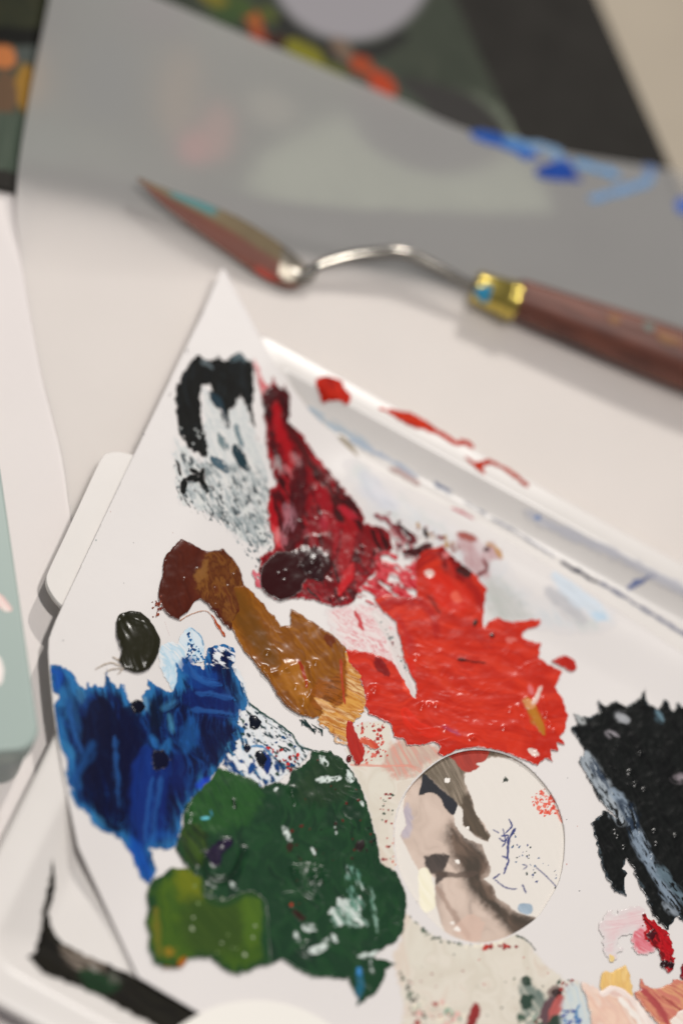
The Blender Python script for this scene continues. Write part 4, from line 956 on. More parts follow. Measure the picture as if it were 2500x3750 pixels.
cv.poly([(895, 2590), (1000, 2640), (1090, 2715), (1130, 2760), (1060, 2830), (960, 2740), (890, 2680)], [(40, 62, 60), (30, 50, 66), (60, 84, 80)], h=.08, rough=8, gap=.60, gs=8, ang=40)
cv.specks([(880, 2590), (1000, 2640), (1090, 2715), (1120, 2760), (1000, 2860), (880, 2840), (850, 2760)], 60, 1.5, 6, [(18, 40, 84), (24, 70, 110), (20, 44, 60), (30, 60, 50)], .08, 4, ang=45, stretch=2.4)
cv.specks([(960, 2730), (1100, 2760), (1070, 2830), (1020, 2800)], 22, 3, 7, [(190, 40, 34), (120, 20, 20)], .12, 5)
cv.specks([(690, 2320), (750, 2400), (740, 2450), (680, 2440)], 46, 2, 6, [(40, 100, 150), (20, 60, 110)], .06, 6)
cv.specks([(830, 2760), (960, 2720), (980, 2860), (900, 2850)], 40, 3, 12, [(222, 222, 222), (214, 218, 222)], .03, 7, ang=60, stretch=3)
cv.stroke([(912, 2576), (960, 2612), (1010, 2645), (1070, 2692), (1100, 2735), (1180, 2756)], 8, (40, 70, 66), h=.12, dry=(0, .15))
cv.stroke([(885, 2500), (905, 2560), (915, 2590)], 5, (60, 100, 130), h=.06, dry=(.1, .2))
cv.stroke([(920, 2735), (960, 2735), (995, 2765)], 9, (70, 130, 176), h=.1, dry=(.1, .3))
cv.stroke([(975, 2770), (980, 2830)], 26, (20, 46, 110), h=.15, dry=(.1, .3)); cv.stroke([(930, 2790), (915, 2830)], 20, (24, 70, 130), h=.12, dry=(.1, .3)); cv.stroke([(1010, 2790), (1020, 2820)], 24, (20, 56, 110), h=.12, dry=(.1, .3))
cv.poly([(1090, 2622), (1130, 2640), (1200, 2690), (1235, 2725), (1180, 2700), (1110, 2660)], [(40, 62, 60), (24, 44, 44)], h=.08, rough=8, gap=.42, gs=9, ang=40)
cv.bumps(30, .4, 2); cv.bumps(9, .1, 3); cv.ridged(78, 110, 18, .12)
blue = put(cv, "blue_paint_patch", "large streaky ultramarine blue paint patch at the palette's left edge", .10, M_DRY, taper=2)
cv = Canvas(480, 2540, 990, 2850, 2.6, 53)
for x, y, rx, ry, a, c, h in ((502, 2588, 26, 26, 0, (12, 14, 30), .9), (932, 2646, 24, 28, -20, (14, 18, 32), 1.2), (954, 2780, 19, 34, -8, (16, 20, 30), 1.0), (590, 2782, 34, 40, 10, (14, 16, 40), .7), (905, 2740, 16, 18, 0, (16, 20, 40), .7)):
    cv.blob(x, y, rx, ry, a, c, h * .55, .2)
cv.build("blue_paint_bead", sheet_z, .10, M_GLOB, cut=.4, parent=blue, taper=2)
# --- dark green
cv = Canvas(640, 2720, 1510, 3720, 2.6, 54)
gre = [(1140, 2750), (1210, 2752), (1246, 2772), (1280, 2812), (1310, 2862), (1336, 2926), (1360, 3000), (1376, 3076), (1396, 3160), (1420, 3178), (1446, 3188), (1470, 3240), (1486, 3280), (1488, 3328), (1476, 3406), (1450, 3452), (1400, 3476), (1364, 3505), (1400, 3512), (1452, 3530), (1410, 3552), (1408, 3586), (1372, 3642), (1300, 3694), (1304, 3660), (1290, 3626), (1270, 3586),
       (1200, 3584), (1140, 3580), (1076, 3550), (1030, 3515), (995, 3532), (960, 3540), (900, 3500), (760, 3340), (700, 3200), (640, 3110), (668, 3020), (672, 2955), (720, 2900), (762, 2862), (800, 2812), (866, 2832), (920, 2850), (962, 2882), (1010, 2860), (1048, 2866), (1066, 2820), (1110, 2800), (1134, 2778)]
cv.poly(gre, [(25, 60, 35), (22, 54, 33), (30, 67, 38), (20, 49, 31)], h=.4, rough=5, rs=12, ang=75, along=140, across=40, smooth=False, contrast=1.3, edge_dry=8)
cv.poly([(700, 2920), (800, 2810), (900, 2850), (960, 2920), (900, 3020), (760, 3060), (680, 3040)], [(34, 74, 34), (40, 82, 38), (30, 66, 34)], h=.08, only=True, rough=14, feather=24, ang=60)
cv.poly([(660, 3050), (720, 3020), (760, 3080), (740, 3180), (680, 3160)], [(40, 66, 26), (24, 40, 22), (56, 80, 28)], h=.1, only=True, rough=12, feather=12)
cv.poly([(1160, 2770), (1240, 2780), (1290, 2880), (1200, 2950), (1080, 2920)], [(28, 52, 32), (36, 60, 36)], h=.08, only=True, rough=14, feather=20)
gw = (206, 216, 210)
for (x, y, rx, ry, a) in ((1280, 3340, 42, 22, 15), (1230, 3365, 24, 16, 20), (1290, 3370, 34, 12, 35)): cv.blob(x, y - 20, rx, ry, a, gw, -.3, .4, op=.85, only=True)
cv.poly([(1225, 3330), (1270, 3320), (1340, 3380), (1330, 3395), (1280, 3392), (1215, 3390)], [(206, 214, 208), (150, 176, 164), (60, 100, 80)], h=-.2, only=True, rough=10, gap=.34, gs=10)
cv.poly([(1265, 3180), (1300, 3180), (1335, 3260), (1330, 3330), (1280, 3320)], [(110, 150, 134), (50, 100, 80), (170, 190, 180)], h=-.1, only=True, rough=10, gap=.5, gs=8, ang=70)
cv.poly([(1350, 3260), (1365, 3270), (1382, 3400), (1374, 3405)], [(150, 180, 166), (90, 130, 110)], h=-.1, only=True, rough=5, gap=.42, gs=6, ang=80)
for p, wd in (([(1035, 3035), (1055, 3060), (1065, 3095)], 17), ([(1170, 2770), (1190, 2800)], 22), ([(1160, 2860), (1240, 2850)], 22), ([(1270, 2830), (1290, 2870)], 20), ([(1005, 2895), (1020, 2885)], 12), ([(1140, 3105), (1150, 3130)], 10), ([(1320, 2940), (1328, 2950)], 12), ([(1225, 3030), (1230, 3060)], 6),
              ([(845, 3240), (870, 3260)], 22), ([(1080, 3420), (1090, 3445)], 18), ([(1140, 3485), (1170, 3475), (1200, 3440)], 24), ([(1120, 3395), (1150, 3410)], 34), ([(1215, 3430), (1230, 3445)], 20), ([(1310, 3505), (1340, 3500), (1380, 3490)], 18), ([(1355, 3520), (1360, 3570)], 10)):
    cv.stroke(p, wd, gw, h=-.1, dry=(.42, .62), op=.95, only=True, bristle=6, along=9, feather=2)
cv.stroke([(1310, 3550), (1320, 3600), (1302, 3670)], 26, (30, 96, 120), h=.05, dry=(.1, .4), op=.85, only=True)
cv.blob(1312, 3556, 9, 13, 0, (60, 130, 190), .02, .3, only=True)
cv.stroke([(738, 3000), (765, 2998)], 10, (100, 190, 206), h=.1, dry=(0, .1), only=True); cv.stroke([(770, 2972), (775, 2990)], 6, (60, 130, 150), h=.1, dry=(0, .1), only=True)
cv.specks([(1150, 2780), (1280, 2830), (1330, 2960), (1380, 3100), (1100, 3400), (1050, 3000)], 46, 2, 6, [(90, 24, 20), (54, 26, 22), (14, 26, 20)], .06, 6)
cv.blob(1065, 3316, 6, 7, 0, (170, 40, 24), .1, .2, only=True); cv.blob(1090, 3352, 22, 12, 20, (44, 20, 14), .08, .4, only=True); cv.blob(1315, 3100, 18, 22, 0, (36, 26, 26), .08, .4, only=True); cv.blob(1060, 3105, 11, 16, 0, (50, 34, 24), .08, .3, only=True)
# swirls and craters
cv.poly([(752, 3120), (800, 3082), (850, 3075), (848, 3100), (815, 3130), (808, 3170), (780, 3175), (760, 3150)], [(26, 18, 40), (36, 26, 52)], h=.5, only=True, rough=6, feather=5)
cv.ridge([(745, 3140), (752, 3200), (800, 3235), (860, 3200), (890, 3120)], 13, .8); cv.stroke([(748, 3145), (756, 3200), (800, 3230), (850, 3200), (885, 3130)], 20, (14, 34, 22), h=.1, dry=(0, .2), op=.8, only=True)
cv.ridge([(1070, 3180), (1085, 3230), (1120, 3268), (1150, 3285)], 9, .7); cv.ridge([(1075, 3185), (1120, 3178), (1165, 3195), (1180, 3230)], 10, .5)
cv.ridge([(1095, 3470), (1120, 3495), (1160, 3498)], 8, .5); cv.ridge([(1060, 2900), (1075, 2930), (1080, 2945)], 7, .5)
for x, y, r, h in ((1150, 3205, 34, 1.0), (1142, 3225, 14, .5), (1160, 3215, 9, .4), (1166, 3196, 9, .4), (1138, 3190, 8, .35), (1080, 3192, 8, .4), (1120, 3468, 22, .7), (1068, 2900, 20, .7), (815, 3092, 26, .5), (857, 2945, 14, .5), (700, 3000, 20, .6), (715, 3190, 18, .6), (690, 2960, 18, .5)):
    cv.S[:] += h * np.exp(-(((cv.U - x) ** 2 + (cv.V - y) ** 2) / (r * r * .5))) * np.clip(cv.C, 0, 1)
w_ = cv.win([(1110, 3150), (1200, 3260)], 10); cv.S[w_] += (fbm(cv.U[w_] / 7, cv.V[w_] / 7, 77, 2) - .5) * 1.2 * np.exp(-(((cv.U[w_] - 1150) ** 2 + (cv.V[w_] - 3205) ** 2) / 1500.)) * np.clip(cv.C[w_], 0, 1)
cv.stroke([(850, 2930), (860, 2965)], 9, (16, 34, 20), h=.2, dry=(0, .2), only=True)
cv.bumps(60, .6, 2); cv.bumps(18, .10, 3); cv.ridged(60, 120, 36, .14)
green = put(cv, "dark_green_paint_patch", "wide dark green paint patch left of the thumb hole", .22, M_WET, taper=2)
# --- light green
cv = Canvas(520, 3160, 1010, 3590, 2.6, 55)
lgr = [(630, 3176), (600, 3200), (560, 3222), (535, 3272), (545, 3326), (532, 3372), (546, 3420), (545, 3480), (566, 3526), (602, 3546), (666, 3546), (692, 3512), (770, 3507), (830, 3558), (856, 3562), (876, 3572), (886, 3560), (902, 3562), (950, 3540), (992, 3534), (984, 3430), (976, 3300), (930, 3265), (900, 3262), (820, 3296), (752, 3282), (750, 3212), (692, 3180)]
cv.poly(lgr, [(62, 90, 28), (54, 82, 28), (72, 98, 28), (58, 86, 30)], h=.35, rough=5, rs=14, ang=80, along=140, across=26, smooth=False, contrast=1.6, edge_col=((27, 60, 34), 34, .95))
cv.poly([(640, 3190), (700, 3190), (748, 3230), (740, 3300), (660, 3300)], [(104, 112, 26), (84, 100, 26)], h=.05, only=True, rough=10, feather=18)
cv.poly([(690, 3300), (760, 3300), (900, 3330), (890, 3480), (720, 3490), (660, 3400)], [(50, 72, 29), (56, 78, 31)], h=.03, only=True, rough=14, feather=40, ang=50)
cv.poly([(890, 3290), (950, 3290), (960, 3400), (900, 3460)], [(74, 102, 32), (66, 94, 32)], h=.03, only=True, rough=12, feather=20)
cv.stroke([(572, 3330), (575, 3420), (585, 3500)], 24, (112, 104, 34), h=.05, dry=(.15, .4), op=.7, only=True); cv.blob(620, 3485, 20, 16, 0, (150, 116, 34), .03, .3, op=.7, only=True)
cv.stroke([(655, 3540), (675, 3515)], 28, (176, 96, 24), h=.05, dry=(0, .3), op=.9, only=True); cv.stroke([(600, 3545), (640, 3548)], 10, (170, 96, 30), h=.05, dry=(0, .3), only=True); cv.stroke([(550, 3470), (560, 3520)], 22, (24, 70, 50), h=.03, dry=(0, .3), op=.8, only=True)
cv.stroke([(975, 3300), (985, 3400), (985, 3520)], 46, (30, 66, 40), h=.0, dry=(.2, .3), op=.75, only=True)
cv.stroke([(750, 3220), (760, 3285), (830, 3300), (900, 3265), (960, 3280)], 40, (34, 66, 34), h=.0, dry=(.25, .35), op=.75, only=True)
cv.specks([(640, 3220), (740, 3240), (980, 3340), (960, 3520), (800, 3520), (620, 3440)], 14, 3, 6, [(120, 140, 90), (170, 180, 150)], .12, 4)
cv.bumps(50, .5, 2); cv.bumps(16, .10, 3); cv.ridged(80, 120, 30, .12)
put(cv, "olive_green_paint_patch", "lighter olive green paint patch at the lower left of the dark green", 1.05, M_DRY, taper=2)
# --- black on the right
cv = Canvas(2060, 2490, 2720, 3480, 2.8, 56)
rb = [(2094, 2610), (2146, 2626), (2190, 2612), (2188, 2560), (2216, 2586), (2256, 2566), (2290, 2586), (2330, 2562), (2360, 2518), (2372, 2576), (2406, 2596), (2430, 2556), (2462, 2602), (2480, 2572), (2540, 2610), (2700, 2640), (2700, 3440), (2560, 3420), (2500, 3380), (2476, 3356), (2438, 3412), (2382, 3356), (2366, 3290), (2326, 3216), (2291, 3150), (2276, 3182), (2298, 3202), (2282, 3236), (2290, 3284), (2236, 3256),
      (2200, 3176), (2176, 3080), (2162, 3012), (2200, 2980), (2208, 2960), (2256, 3000), (2192, 2936), (2142, 2840), (2116, 2790), (2132, 2750), (2086, 2670), (2110, 2650)]
cv.poly(rb, [(14, 16, 15), (20, 22, 21), (16, 18, 17), (12, 13, 13)], h=.45, rough=6, rs=13, ang=62, along=130, across=16, smooth=False, edge_dry=9, edge_col=((70, 84, 92), 9, .6))
for p, wd, c in (([(2140, 2770), (2190, 2860), (2250, 2960), (2270, 3010)], 52, (176, 186, 194)), ([(2160, 2790), (2220, 2900)], 24, (34, 52, 74)), ([(2240, 2900), (2290, 2960), (2320, 3040), (2370, 3150)], 40, (150, 166, 182)), ([(2270, 2940), (2310, 3000), (2330, 3080)], 44, (30, 46, 66)),
                 ([(2320, 3060), (2380, 3170), (2430, 3260), (2480, 3330)], 34, (140, 156, 172)), ([(2400, 3180), (2470, 3260), (2530, 3330)], 30, (104, 124, 136)), ([(2400, 2610), (2420, 2640)], 34, (110, 140, 154)), ([(2110, 2625), (2130, 2640)], 22, (190, 194, 194)),
                 ([(2260, 2625), (2290, 2640)], 26, (180, 182, 186)), ([(2225, 2685), (2255, 2700)], 24, (170, 164, 170)), ([(2470, 2850), (2510, 2850)], 26, (150, 140, 146)), ([(2430, 3310), (2470, 3350)], 20, (150, 160, 170))):
    cv.stroke(p, wd * 1.1, np.array(c) * .92, h=-.15, dry=(.47, .62), only=True, op=.85, bristle=6, along=26, feather=5)
cv.bumps(36, .6, 2); cv.bumps(11, .2, 3); cv.ridged(62, 120, 22, .16)
for x, y in ((2340, 2764), (2300, 2832), (2322, 2876), (2356, 2895), (2336, 3058), (2400, 3094), (2392, 3048), (2384, 3140), (2470, 3064), (2258, 3066), (2282, 3106), (2250, 3050)):
    cv.S[:] += .5 * np.exp(-(((cv.U - x) ** 2 + (cv.V - y) ** 2) / 50.)) * np.clip(cv.C, 0, 1)
put(cv, "black_paint_patch", "thick glossy black paint patch at the right edge with bluish dry streaks", .12, M_WET, taper=2)
# --- crimson dab lower right
cv = Canvas(2190, 3320, 2600, 3620, 2.6, 57)
cv.poly([(2216, 3370), (2280, 3350), (2350, 3345), (2370, 3400), (2300, 3400), (2260, 3440), (2240, 3490), (2225, 3440)], [(224, 190, 192), (218, 170, 176), (226, 206, 205)], h=.0, rough=22, rs=30, feather=30, ang=170, op=.6)
cv.poly([(2312, 3426), (2356, 3396), (2400, 3440), (2390, 3480), (2345, 3494), (2322, 3470)], [(214, 120, 132), (206, 90, 104), (222, 160, 166)], h=.02, rough=12, feather=9, ang=40, along=40, across=7, op=.85)
cv.poly([(2350, 3345), (2382, 3366), (2442, 3416), (2462, 3466), (2466, 3526), (2448, 3568), (2422, 3532), (2406, 3490), (2360, 3450), (2356, 3400)], [(176, 18, 28), (140, 12, 20), (192, 30, 38), (110, 12, 18)], h=.4, rough=10, rs=10, ang=55, along=40, across=10, contrast=2, edge_dry=12)
cv.blob(2380, 3428, 18, 16, 0, (70, 14, 22), .3, .3); cv.blob(2428, 3532, 15, 14, 0, (40, 12, 18), .4, .2); cv.blob(2452, 3536, 14, 12, 0, (40, 12, 18), .4, .2)
cv.blob(2506, 3560, 18, 30, 10, (120, 14, 28), .4, .3)
cv.bumps(14, .3, 2)
put(cv, "crimson_paint_smudge", "small bright crimson smudge fading to pink below the black patch", .16, M_WET, taper=2)
# --- skin tones
cv = Canvas(2080, 3480, 2720, 3920, 2.8, 58)
cv.poly([(2195, 3580), (2215, 3556), (2235, 3560), (2270, 3540), (2290, 3536), (2305, 3575), (2316, 3650), (2330, 3700), (2200, 3680), (2196, 3620)], [(226, 188, 116), (218, 176, 110), (230, 196, 130)], h=.35, rough=6, ang=80, along=60)
cv.poly([(2228, 3496), (2246, 3500), (2254, 3520), (2235, 3524)], [(226, 196, 130), (224, 204, 150)], h=.05, rough=5, gap=.3)
cv.bumps(12, .15, 2)
put(cv, "pale_yellow_paint_dab", "pale yellow ochre paint dab at the lower right of the palette", .16, M_WET)
cv = Canvas(2080, 3560, 2720, 3950, 2.8, 59)
cv.poly([(2320, 3640), (2345, 3625), (2342, 3585), (2362, 3612), (2400, 3620), (2455, 3600), (2470, 3590), (2560, 3600), (2700, 3620), (2700, 3900), (2460, 3800), (2400, 3740), (2350, 3690)], [(206, 136, 108), (186, 100, 92), (214, 156, 116), (198, 120, 104)], h=.4, rough=7, ang=35, along=120, across=12, contrast=1.8)
cv.stroke([(2345, 3630), (2400, 3680), (2440, 3750)], 22, (170, 76, 76), h=.08, dry=(.1, .4), only=True)
cv.stroke([(2420, 3650), (2500, 3710)], 10, (168, 84, 76), h=.08, dry=(.1, .4), only=True)
cv.bumps(26, .4, 2)
put(cv, "terracotta_paint_patch", "terracotta skin-tone paint patch in the lower right corner", .14, M_WET)
cv = Canvas(2080, 3560, 2720, 3950, 2.8, 60)
cv.poly([(2130, 3600), (2180, 3620), (2200, 3640), (2260, 3625), (2320, 3660), (2400, 3760), (2520, 3900), (2100, 3900), (2160, 3760), (2150, 3680)], [(228, 196, 176), (222, 184, 166), (230, 206, 190), (220, 190, 180)], h=.35, rough=8, ang=50, along=160, across=30, feather=6)
cv.stroke([(2205, 3640), (2250, 3622), (2300, 3650), (2350, 3720), (2400, 3800)], 26, (230, 214, 206), h=.3, dry=(0, .2))
cv.stroke([(2262, 3655), (2320, 3720), (2370, 3790)], 18, (236, 228, 220), h=.3, dry=(0, .3))
cv.stroke([(2335, 3680), (2360, 3740), (2400, 3800)], 24, (234, 222, 214), h=.3, dry=(0, .3))
cv.poly([(2450, 3740), (2480, 3710), (2520, 3700), (2600, 3760), (2600, 3860), (2470, 3800)], [(234, 224, 214), (226, 206, 194)], h=.5, rough=8, ang=40)
cv.bumps(26, .4, 2)
put(cv, "peach_paint_patch", "pale peach paint patch streaked with white at the bottom right", .30, M_WET)

# --- small stray specks on bare paper
cv = Canvas(180, 1640, 640, 2520, 2.6, 61)
for x, y, r, c in ((232, 2346, 5, (150, 146, 146)), (352, 1978, 4, (70, 110, 110)), (455, 2135, 3, (150, 150, 150))): cv.blob(x, y, r, r, 0, c, .05, .3)
cv.stroke([(600, 2262), (622, 2330), (640, 2400), (648, 2430)], 3, (196, 160, 156), h=.02, dry=(.1, .2), op=.8)
cv.build("stray_speck", sheet_z, .05, M_FILM, cut=.3, parent=pal, taper=1)

cv = Canvas(200, 1650, 2600, 3760, 3, 63)
cv.specks([(260, 1900), (600, 1700), (640, 1980), (430, 2240), (240, 2300)], 14, 1.5, 3.5, [(150, 146, 146), (120, 124, 130), (170, 130, 120)], .02, 2)
cv.specks([(2050, 2800), (2140, 2900), (2180, 3300), (2080, 3500), (2060, 3100)], 16, 1.5, 3.5, [(150, 146, 146), (90, 94, 100), (190, 120, 110)], .02, 3)
cv.specks([(560, 3600), (1000, 3600), (1250, 3640), (1100, 3720), (700, 3680)], 14, 1.5, 3.5, [(150, 150, 140), (90, 104, 90)], .02, 4)
cv.build("paint_fleck", sheet_z, .006, M_FILM, cut=.05, parent=pal, taper=1, clip=clip_sheet, kind="stuff")

# ------------------------------------------------------------------ punched-out paper disc at the bottom edge
a = np.linspace(0, 2 * math.pi, 72, endpoint=False)
px, py = 935 + 425 * np.cos(a), 4052 + 388 * np.sin(a)
Pd = on(px, py, sheet_z, .35 * MM)
Vd = [tuple(p) for p in Pd] + [(p[0], p[1], p[2] - .00025) for p in Pd]
n = len(Pd)
me = bpy.data.meshes.new("paper_disc")
me.from_pydata(Vd, [], [tuple(range(n))[::-1], tuple(range(n, 2 * n))] + [(k, (k + 1) % n, n + (k + 1) % n, n + k) for k in range(n)]); me.update()
link("paper_disc", me, M_UNDER, label="round cream paper disc peeking in at the bottom edge", cat="paper disc", smooth=False)

# ------------------------------------------------------------------ palette knife
knife = empty("palette_knife", "palette knife with brown wooden handle, brass ferrule and paint-stained blade", "palette knife")
def kp(x, y, off): return on([x], [y], trace_z, off * MM)[0]
M_STEEL = plain("polished_steel", (150, 146, 138), 0.17, 0.5, (200, .1, .0002), 0, 1, 1.0)
M_BRASS = plain("worn_brass", (196, 176, 92), 0.24, 0.5, (700, .2, .0002), .12, 400, 1.0)
def mat_wood():
    mt, nt, b = mat_new("stained_wood")
    tc = nt.nodes.new("ShaderNodeTexCoord"); mp_ = nt.nodes.new("ShaderNodeMapping")
    mp_.inputs["Scale"].default_value = (70, 320, 320); mp_.inputs["Rotation"].default_value = (0, 0, R(10))
    n = nt.nodes.new("ShaderNodeTexNoise"); n.inputs["Scale"].default_value = 1.0; n.inputs["Detail"].default_value = 5
    r = nt.nodes.new("ShaderNodeValToRGB")
    r.color_ramp.elements[0].position = .32; r.color_ramp.elements[1].position = .7
    r.color_ramp.elements[0].color = tuple(lin((78, 40, 30))) + (1,); r.color_ramp.elements[1].color = tuple(lin((122, 68, 50))) + (1,)
    nt.links.new(tc.outputs["Object"], mp_.inputs["Vector"]); nt.links.new(mp_.outputs["Vector"], n.inputs["Vector"])
    nt.links.new(n.outputs["Fac"], r.inputs["Fac"]); nt.links.new(r.outputs["Color"], b.inputs["Base Color"])
    b.inputs["Roughness"].default_value = .5
    return mt
M_WOOD = mat_wood()
up = [(505, 652, 4.0), (620, 698, 3.8), (750, 745, 3.4), (870, 797, 3.0), (960, 850, 2.8), (1050, 912, 2.6), (1118, 972, 2.4)]
lo = [(505, 660, 4.2), (600, 752, 3.4), (720, 845, 2.8), (850, 938, 2.2), (960, 1014, 1.6), (1060, 1058, 1.2), (1118, 1034, 1.9)]
uw = resample(catmull([kp(*p) for p in up], 6), 46); lw = resample(catmull([kp(*p) for p in lo], 6), 46)
nw = 9
VV = []
for j in range(nw):
    t = j / (nw - 1)
    mid_ = uw * (1 - t) + lw * t
    bow = 4 * t * (1 - t) * np.linspace(0, 1, 46) ** .5
    VV.append(mid_ + np.outer(bow, np.array([0, -.0003, .0006])))
VV = np.array(VV)
bl = link("blade", mesh_np("blade", VV.reshape(-1, 3), grid_faces(nw, 46)), plain("scratched_steel", (120, 114, 104), 0.36, 0.5, (900, .3, .0002), .15, 300, 1.0), knife)
sm = bl.modifiers.new("thick", 'SOLIDIFY'); sm.thickness = .0005; sm.offset = 0
tt, ss = np.meshgrid(np.linspace(0, 1, nw), np.linspace(0, 1, 46), indexing='ij')
ncol = fbm(ss * 9, tt * 3, 3, 3)[..., None]
colr = np.where((tt > .48)[..., None], lin((112, 60, 44)) * (.7 + .5 * ncol), lin((116, 100, 72)) * (.7 + .5 * ncol))
cyan = (sstep(.16, .22, ss) * sstep(.47, .42, ss) * sstep(.36, .2, tt))[..., None]
colr = colr * (1 - cyan) + lin((70, 128, 130)) * cyan
rd = (sstep(.70, .74, ss) * sstep(.86, .8, ss) * sstep(.78, .9, tt))[..., None]; colr = colr * (1 - rd) + lin((170, 60, 44)) * rd
g_ = sstep(.0, .1, ss)[..., None]; colr = colr * g_ + lin((110, 84, 66)) * (1 - g_)
nrm = np.array([0.0, -.45, .9]); nrm /= np.linalg.norm(nrm)
Vc = VV + nrm * .00036
keep_c = (ss < .86) | (tt > .86 - .2 * (1 - ss)) & (ss < .97)
keepc = keep_c[:-1, :-1] & keep_c[1:, 1:]
Fc = grid_faces(nw, 46, keepc)
Vq, Fq, Cq = compact(Vc.reshape(-1, 3), Fc, colr.reshape(-1, 3))
link("dried_paint_coat", mesh_np("dried_paint_coat", Vq, Fq, Cq), M_FILM, bl)
# shank
sh = [(1050, 985, 2.4), (1100, 1012, 2.2), (1128, 1008, 2.4), (1150, 982, 2.8), (1200, 960, 3.2), (1290, 936, 3.8), (1370, 926, 4.2), (1450, 924, 4.4), (1520, 940, 4.4), (1620, 988, 4.4), (1700, 1030, 4.4), (1760, 1055, 4.4)]
sp = catmull([kp(*p) for p in sh], 8)
rr = np.interp(np.linspace(0, 1, len(sp)), [0, .1, .2, .3, .45, .6, 1], [.0007, .0012, .0014, .0009, .0011, .00115, .0008])
link("shank", tube(sp, rr, 16), M_STEEL, knife)
# ferrule and handle: lathed on one axis
A0 = kp(1738, 1050, 4.3); A1 = kp(1895, 1094, 4.5); A2 = kp(2500, 1332, 6.0)
ax = Vector(A2 - A0).normalized()
def lathe(name, p0, prof, mat, seg=40):
    path = [Vector(p0) + ax * (d * MM) for d, r in prof]
    return link(name, tube(path, [r * MM for d, r in prof], seg), mat, knife)
Lf = np.linalg.norm(A1 - A0) * 1000
fer = lathe("ferrule", A0, [(-.3, 1.6), (-.25, 2.8), (0, 3.3), (.5, 3.45), (.9, 3.3), (1.4, 3.35), (Lf - 2.4, 3.85), (Lf - 2.0, 4.15), (Lf - 1.4, 4.2), (Lf - 1.0, 3.95), (Lf - .4, 4.1), (Lf, 4.1)], M_BRASS)
hL = np.linalg.norm(A2 - A1) * 1000
hnd = lathe("handle", A1, [(-.6, 3.9), (0, 4.05), (.6, 4.12), (hL * .25, 4.5), (hL * .5, 5.0), (hL * .75, 5.5), (hL, 5.8), (hL * 1.4, 6.0), (hL * 1.9, 5.6), (hL * 2.2, 4.8), (hL * 2.35, 3.4), (hL * 2.4, 1.2)], M_WOOD)
M_CYAN = plain("cyan_paint", (44, 140, 178), .4)
def surf_spot(name, px_, py_, axis_p, rad, w, h_, mat, parent):
    """small flattened paint spot on a lathed surface, facing the viewer's side"""
    d = ray([px_], [py_])[0]; d /= np.linalg.norm(d)
    a_ = np.array(ax); w0 = CAM - axis_p
    dp = d - a_ * np.dot(d, a_); wp = w0 - a_ * np.dot(w0, a_)
    A = np.dot(dp, dp); B = 2 * np.dot(dp, wp); Cc = np.dot(wp, wp) - rad ** 2
    disc = B * B - 4 * A * Cc
    if disc < 0: return
    t = (-B - math.sqrt(disc)) / (2 * A); hit = CAM + d * t
    nrm_ = hit - axis_p; nrm_ -= a_ * np.dot(nrm_, a_); nrm_ /= np.linalg.norm(nrm_)
    bm = bmesh.new(); bmesh.ops.create_uvsphere(bm, u_segments=16, v_segments=10, radius=1)
    tng = Vector(a_); nn = Vector(nrm_); bt = nn.cross(tng)
    for v in bm.verts:
        c = v.co.copy(); k = 1 + .18 * math.sin(3 * math.atan2(c.y, c.x) + px_)
        v.co = Vector(hit) + tng * (c.x * w * k) + bt * (c.y * h_ * k) + nn * (c.z * .00018)
    me = bpy.data.meshes.new(name); bm.to_mesh(me); bm.free()
    return link(name, me, mat, parent)
surf_spot("paint_spot", 1770, 1074, A0, .00342, .0017, .0018, M_CYAN, fer)
M_OCH = plain("ochre_stain", (134, 92, 56), .6); M_TEAL = plain("teal_stain", (104, 116, 108), .6)
surf_spot("paint_spot", 2250, 1170, A1, .0050, .0016, .0011, M_OCH, hnd)
surf_spot("paint_spot", 2375, 1196, A1, .0054, .0013, .0012, M_TEAL, hnd)
surf_spot("paint_spot", 2445, 1240, A1, .0057, .0028, .0012, M_OCH, hnd)

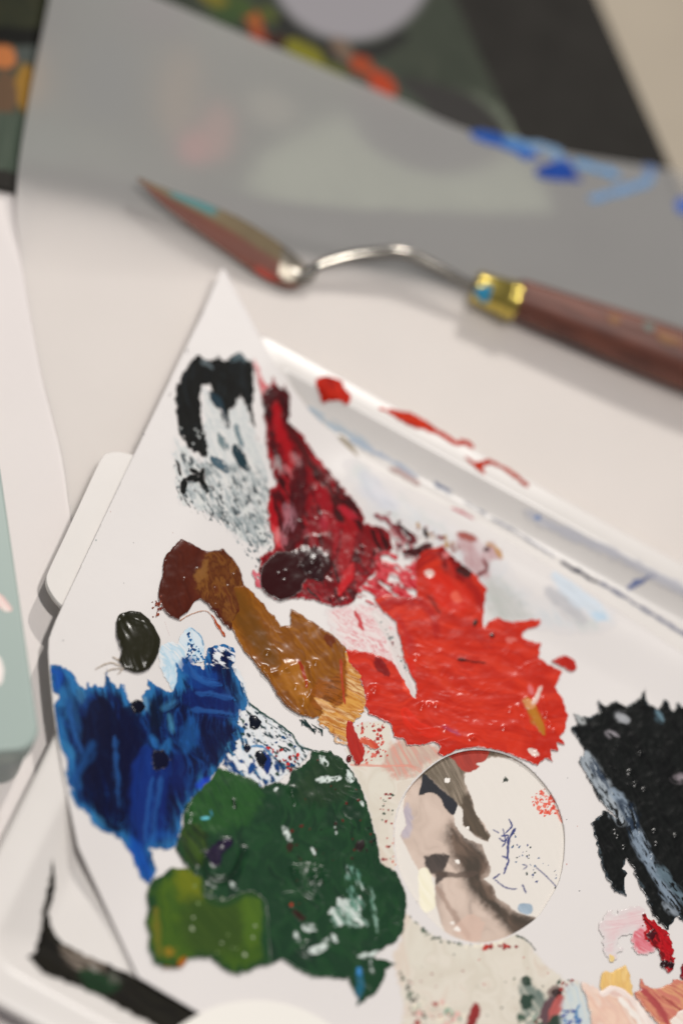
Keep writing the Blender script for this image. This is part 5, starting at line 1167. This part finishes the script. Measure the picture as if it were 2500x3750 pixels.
# ------------------------------------------------------------------ mint tin
tin = empty("mint_tin", "mint green flat tin with a pink and white flower print at the left edge", "tin")
HT = 16 * MM
c0 = at1(154, 2740, HT); c1 = at1(0, 1690, HT); c2 = at1(-600, 2742 , HT)
ey = Vector((c1 - c0)[:2]).normalized(); ex = Vector((-ey.y, ey.x))
Lx, Ly = .07, (Vector((c1 - c0)[:2])).dot(ey) + .03
def rbox(name, x0, x1, y0, y1, z0, z1, r, mat, bev):
    pts = []
    for cx_, cy_, a0 in ((x1 - r, y1 - r, 0), (x0 + r, y1 - r, 90), (x0 + r, y0 + r, 180), (x1 - r, y0 + r, 270)):
        for k in range(9):
            a = R(a0 + 90 * k / 8); pts.append((cx_ + r * math.cos(a), cy_ + r * math.sin(a)))
    V = []; F = []; N = len(pts)
    mx_, my_ = (x0 + x1) / 2, (y0 + y1) / 2
    prof = [(0, z0)] + [(bev * (1 - math.cos(R(90 * k / 5))), z1 - bev + bev * math.sin(R(90 * k / 5))) for k in range(6)]
    for ins_, z in prof:
        for x, y in pts:
            fx = 1 - ins_ / ((x1 - x0) / 2); fy = 1 - ins_ / ((y1 - y0) / 2)
            xx, yy = mx_ + (x - mx_) * fx, my_ + (y - my_) * fy
            q = Vector(c0[:2]) + ex * xx + ey * yy
            V.append((q.x, q.y, z))
    for i in range(len(prof) - 1):
        for k in range(N): F.append((i * N + k, i * N + (k + 1) % N, (i + 1) * N + (k + 1) % N, (i + 1) * N + k))
    F.append(tuple((len(prof) - 1) * N + k for k in range(N))); F.append(tuple(range(N))[::-1])
    bm = bmesh.new(); vs_ = [bm.verts.new(v) for v in V]
    for f in F: bm.faces.new([vs_[k] for k in f])
    bmesh.ops.recalc_face_normals(bm, faces=bm.faces)
    me = bpy.data.meshes.new(name); bm.to_mesh(me); bm.free()
    return link(name, me, mat, tin)
M_MINT = plain("mint_enamel", (158, 174, 167), .38, .5, (300, .05, .0002), .015, 40)
M_MINT2 = plain("mint_enamel_base", (146, 160, 158), .4, .5, (300, .05, .0002), .015, 40)
lid = rbox("lid", 0, Lx, 0, Ly, 10.6 * MM, HT, .0042, M_MINT, .0006)
rbox("tin_body", .0006, Lx - .0006, .0006, Ly - .0006, .3 * MM, 10.4 * MM, .0038, M_MINT2, .0003)
cv = Canvas(-260, 2100, 80, 2560, 3, 70)
wp_ = [(232, 222, 216), (236, 228, 222)]
cv.poly([(-120, 2150), (-30, 2165), (10, 2180), (48, 2232), (20, 2240), (-20, 2215), (-100, 2220)], [(226, 190, 184), (234, 220, 212)], h=.02, rough=2)
cv.poly([(-60, 2400), (-5, 2400), (14, 2440), (14, 2480), (0, 2510), (-60, 2520)], wp_, h=.02, rough=2)
cv.poly([(-200, 2250), (-90, 2240), (-40, 2300), (-60, 2390), (-160, 2400), (-220, 2330)], wp_ + [(230, 200, 194)], h=.02, rough=2)
cv.build("flower_print", lambda x, y: 0 * x + HT, .04, M_FILM, base=lin((158, 174, 167)), parent=lid, cut=.3)
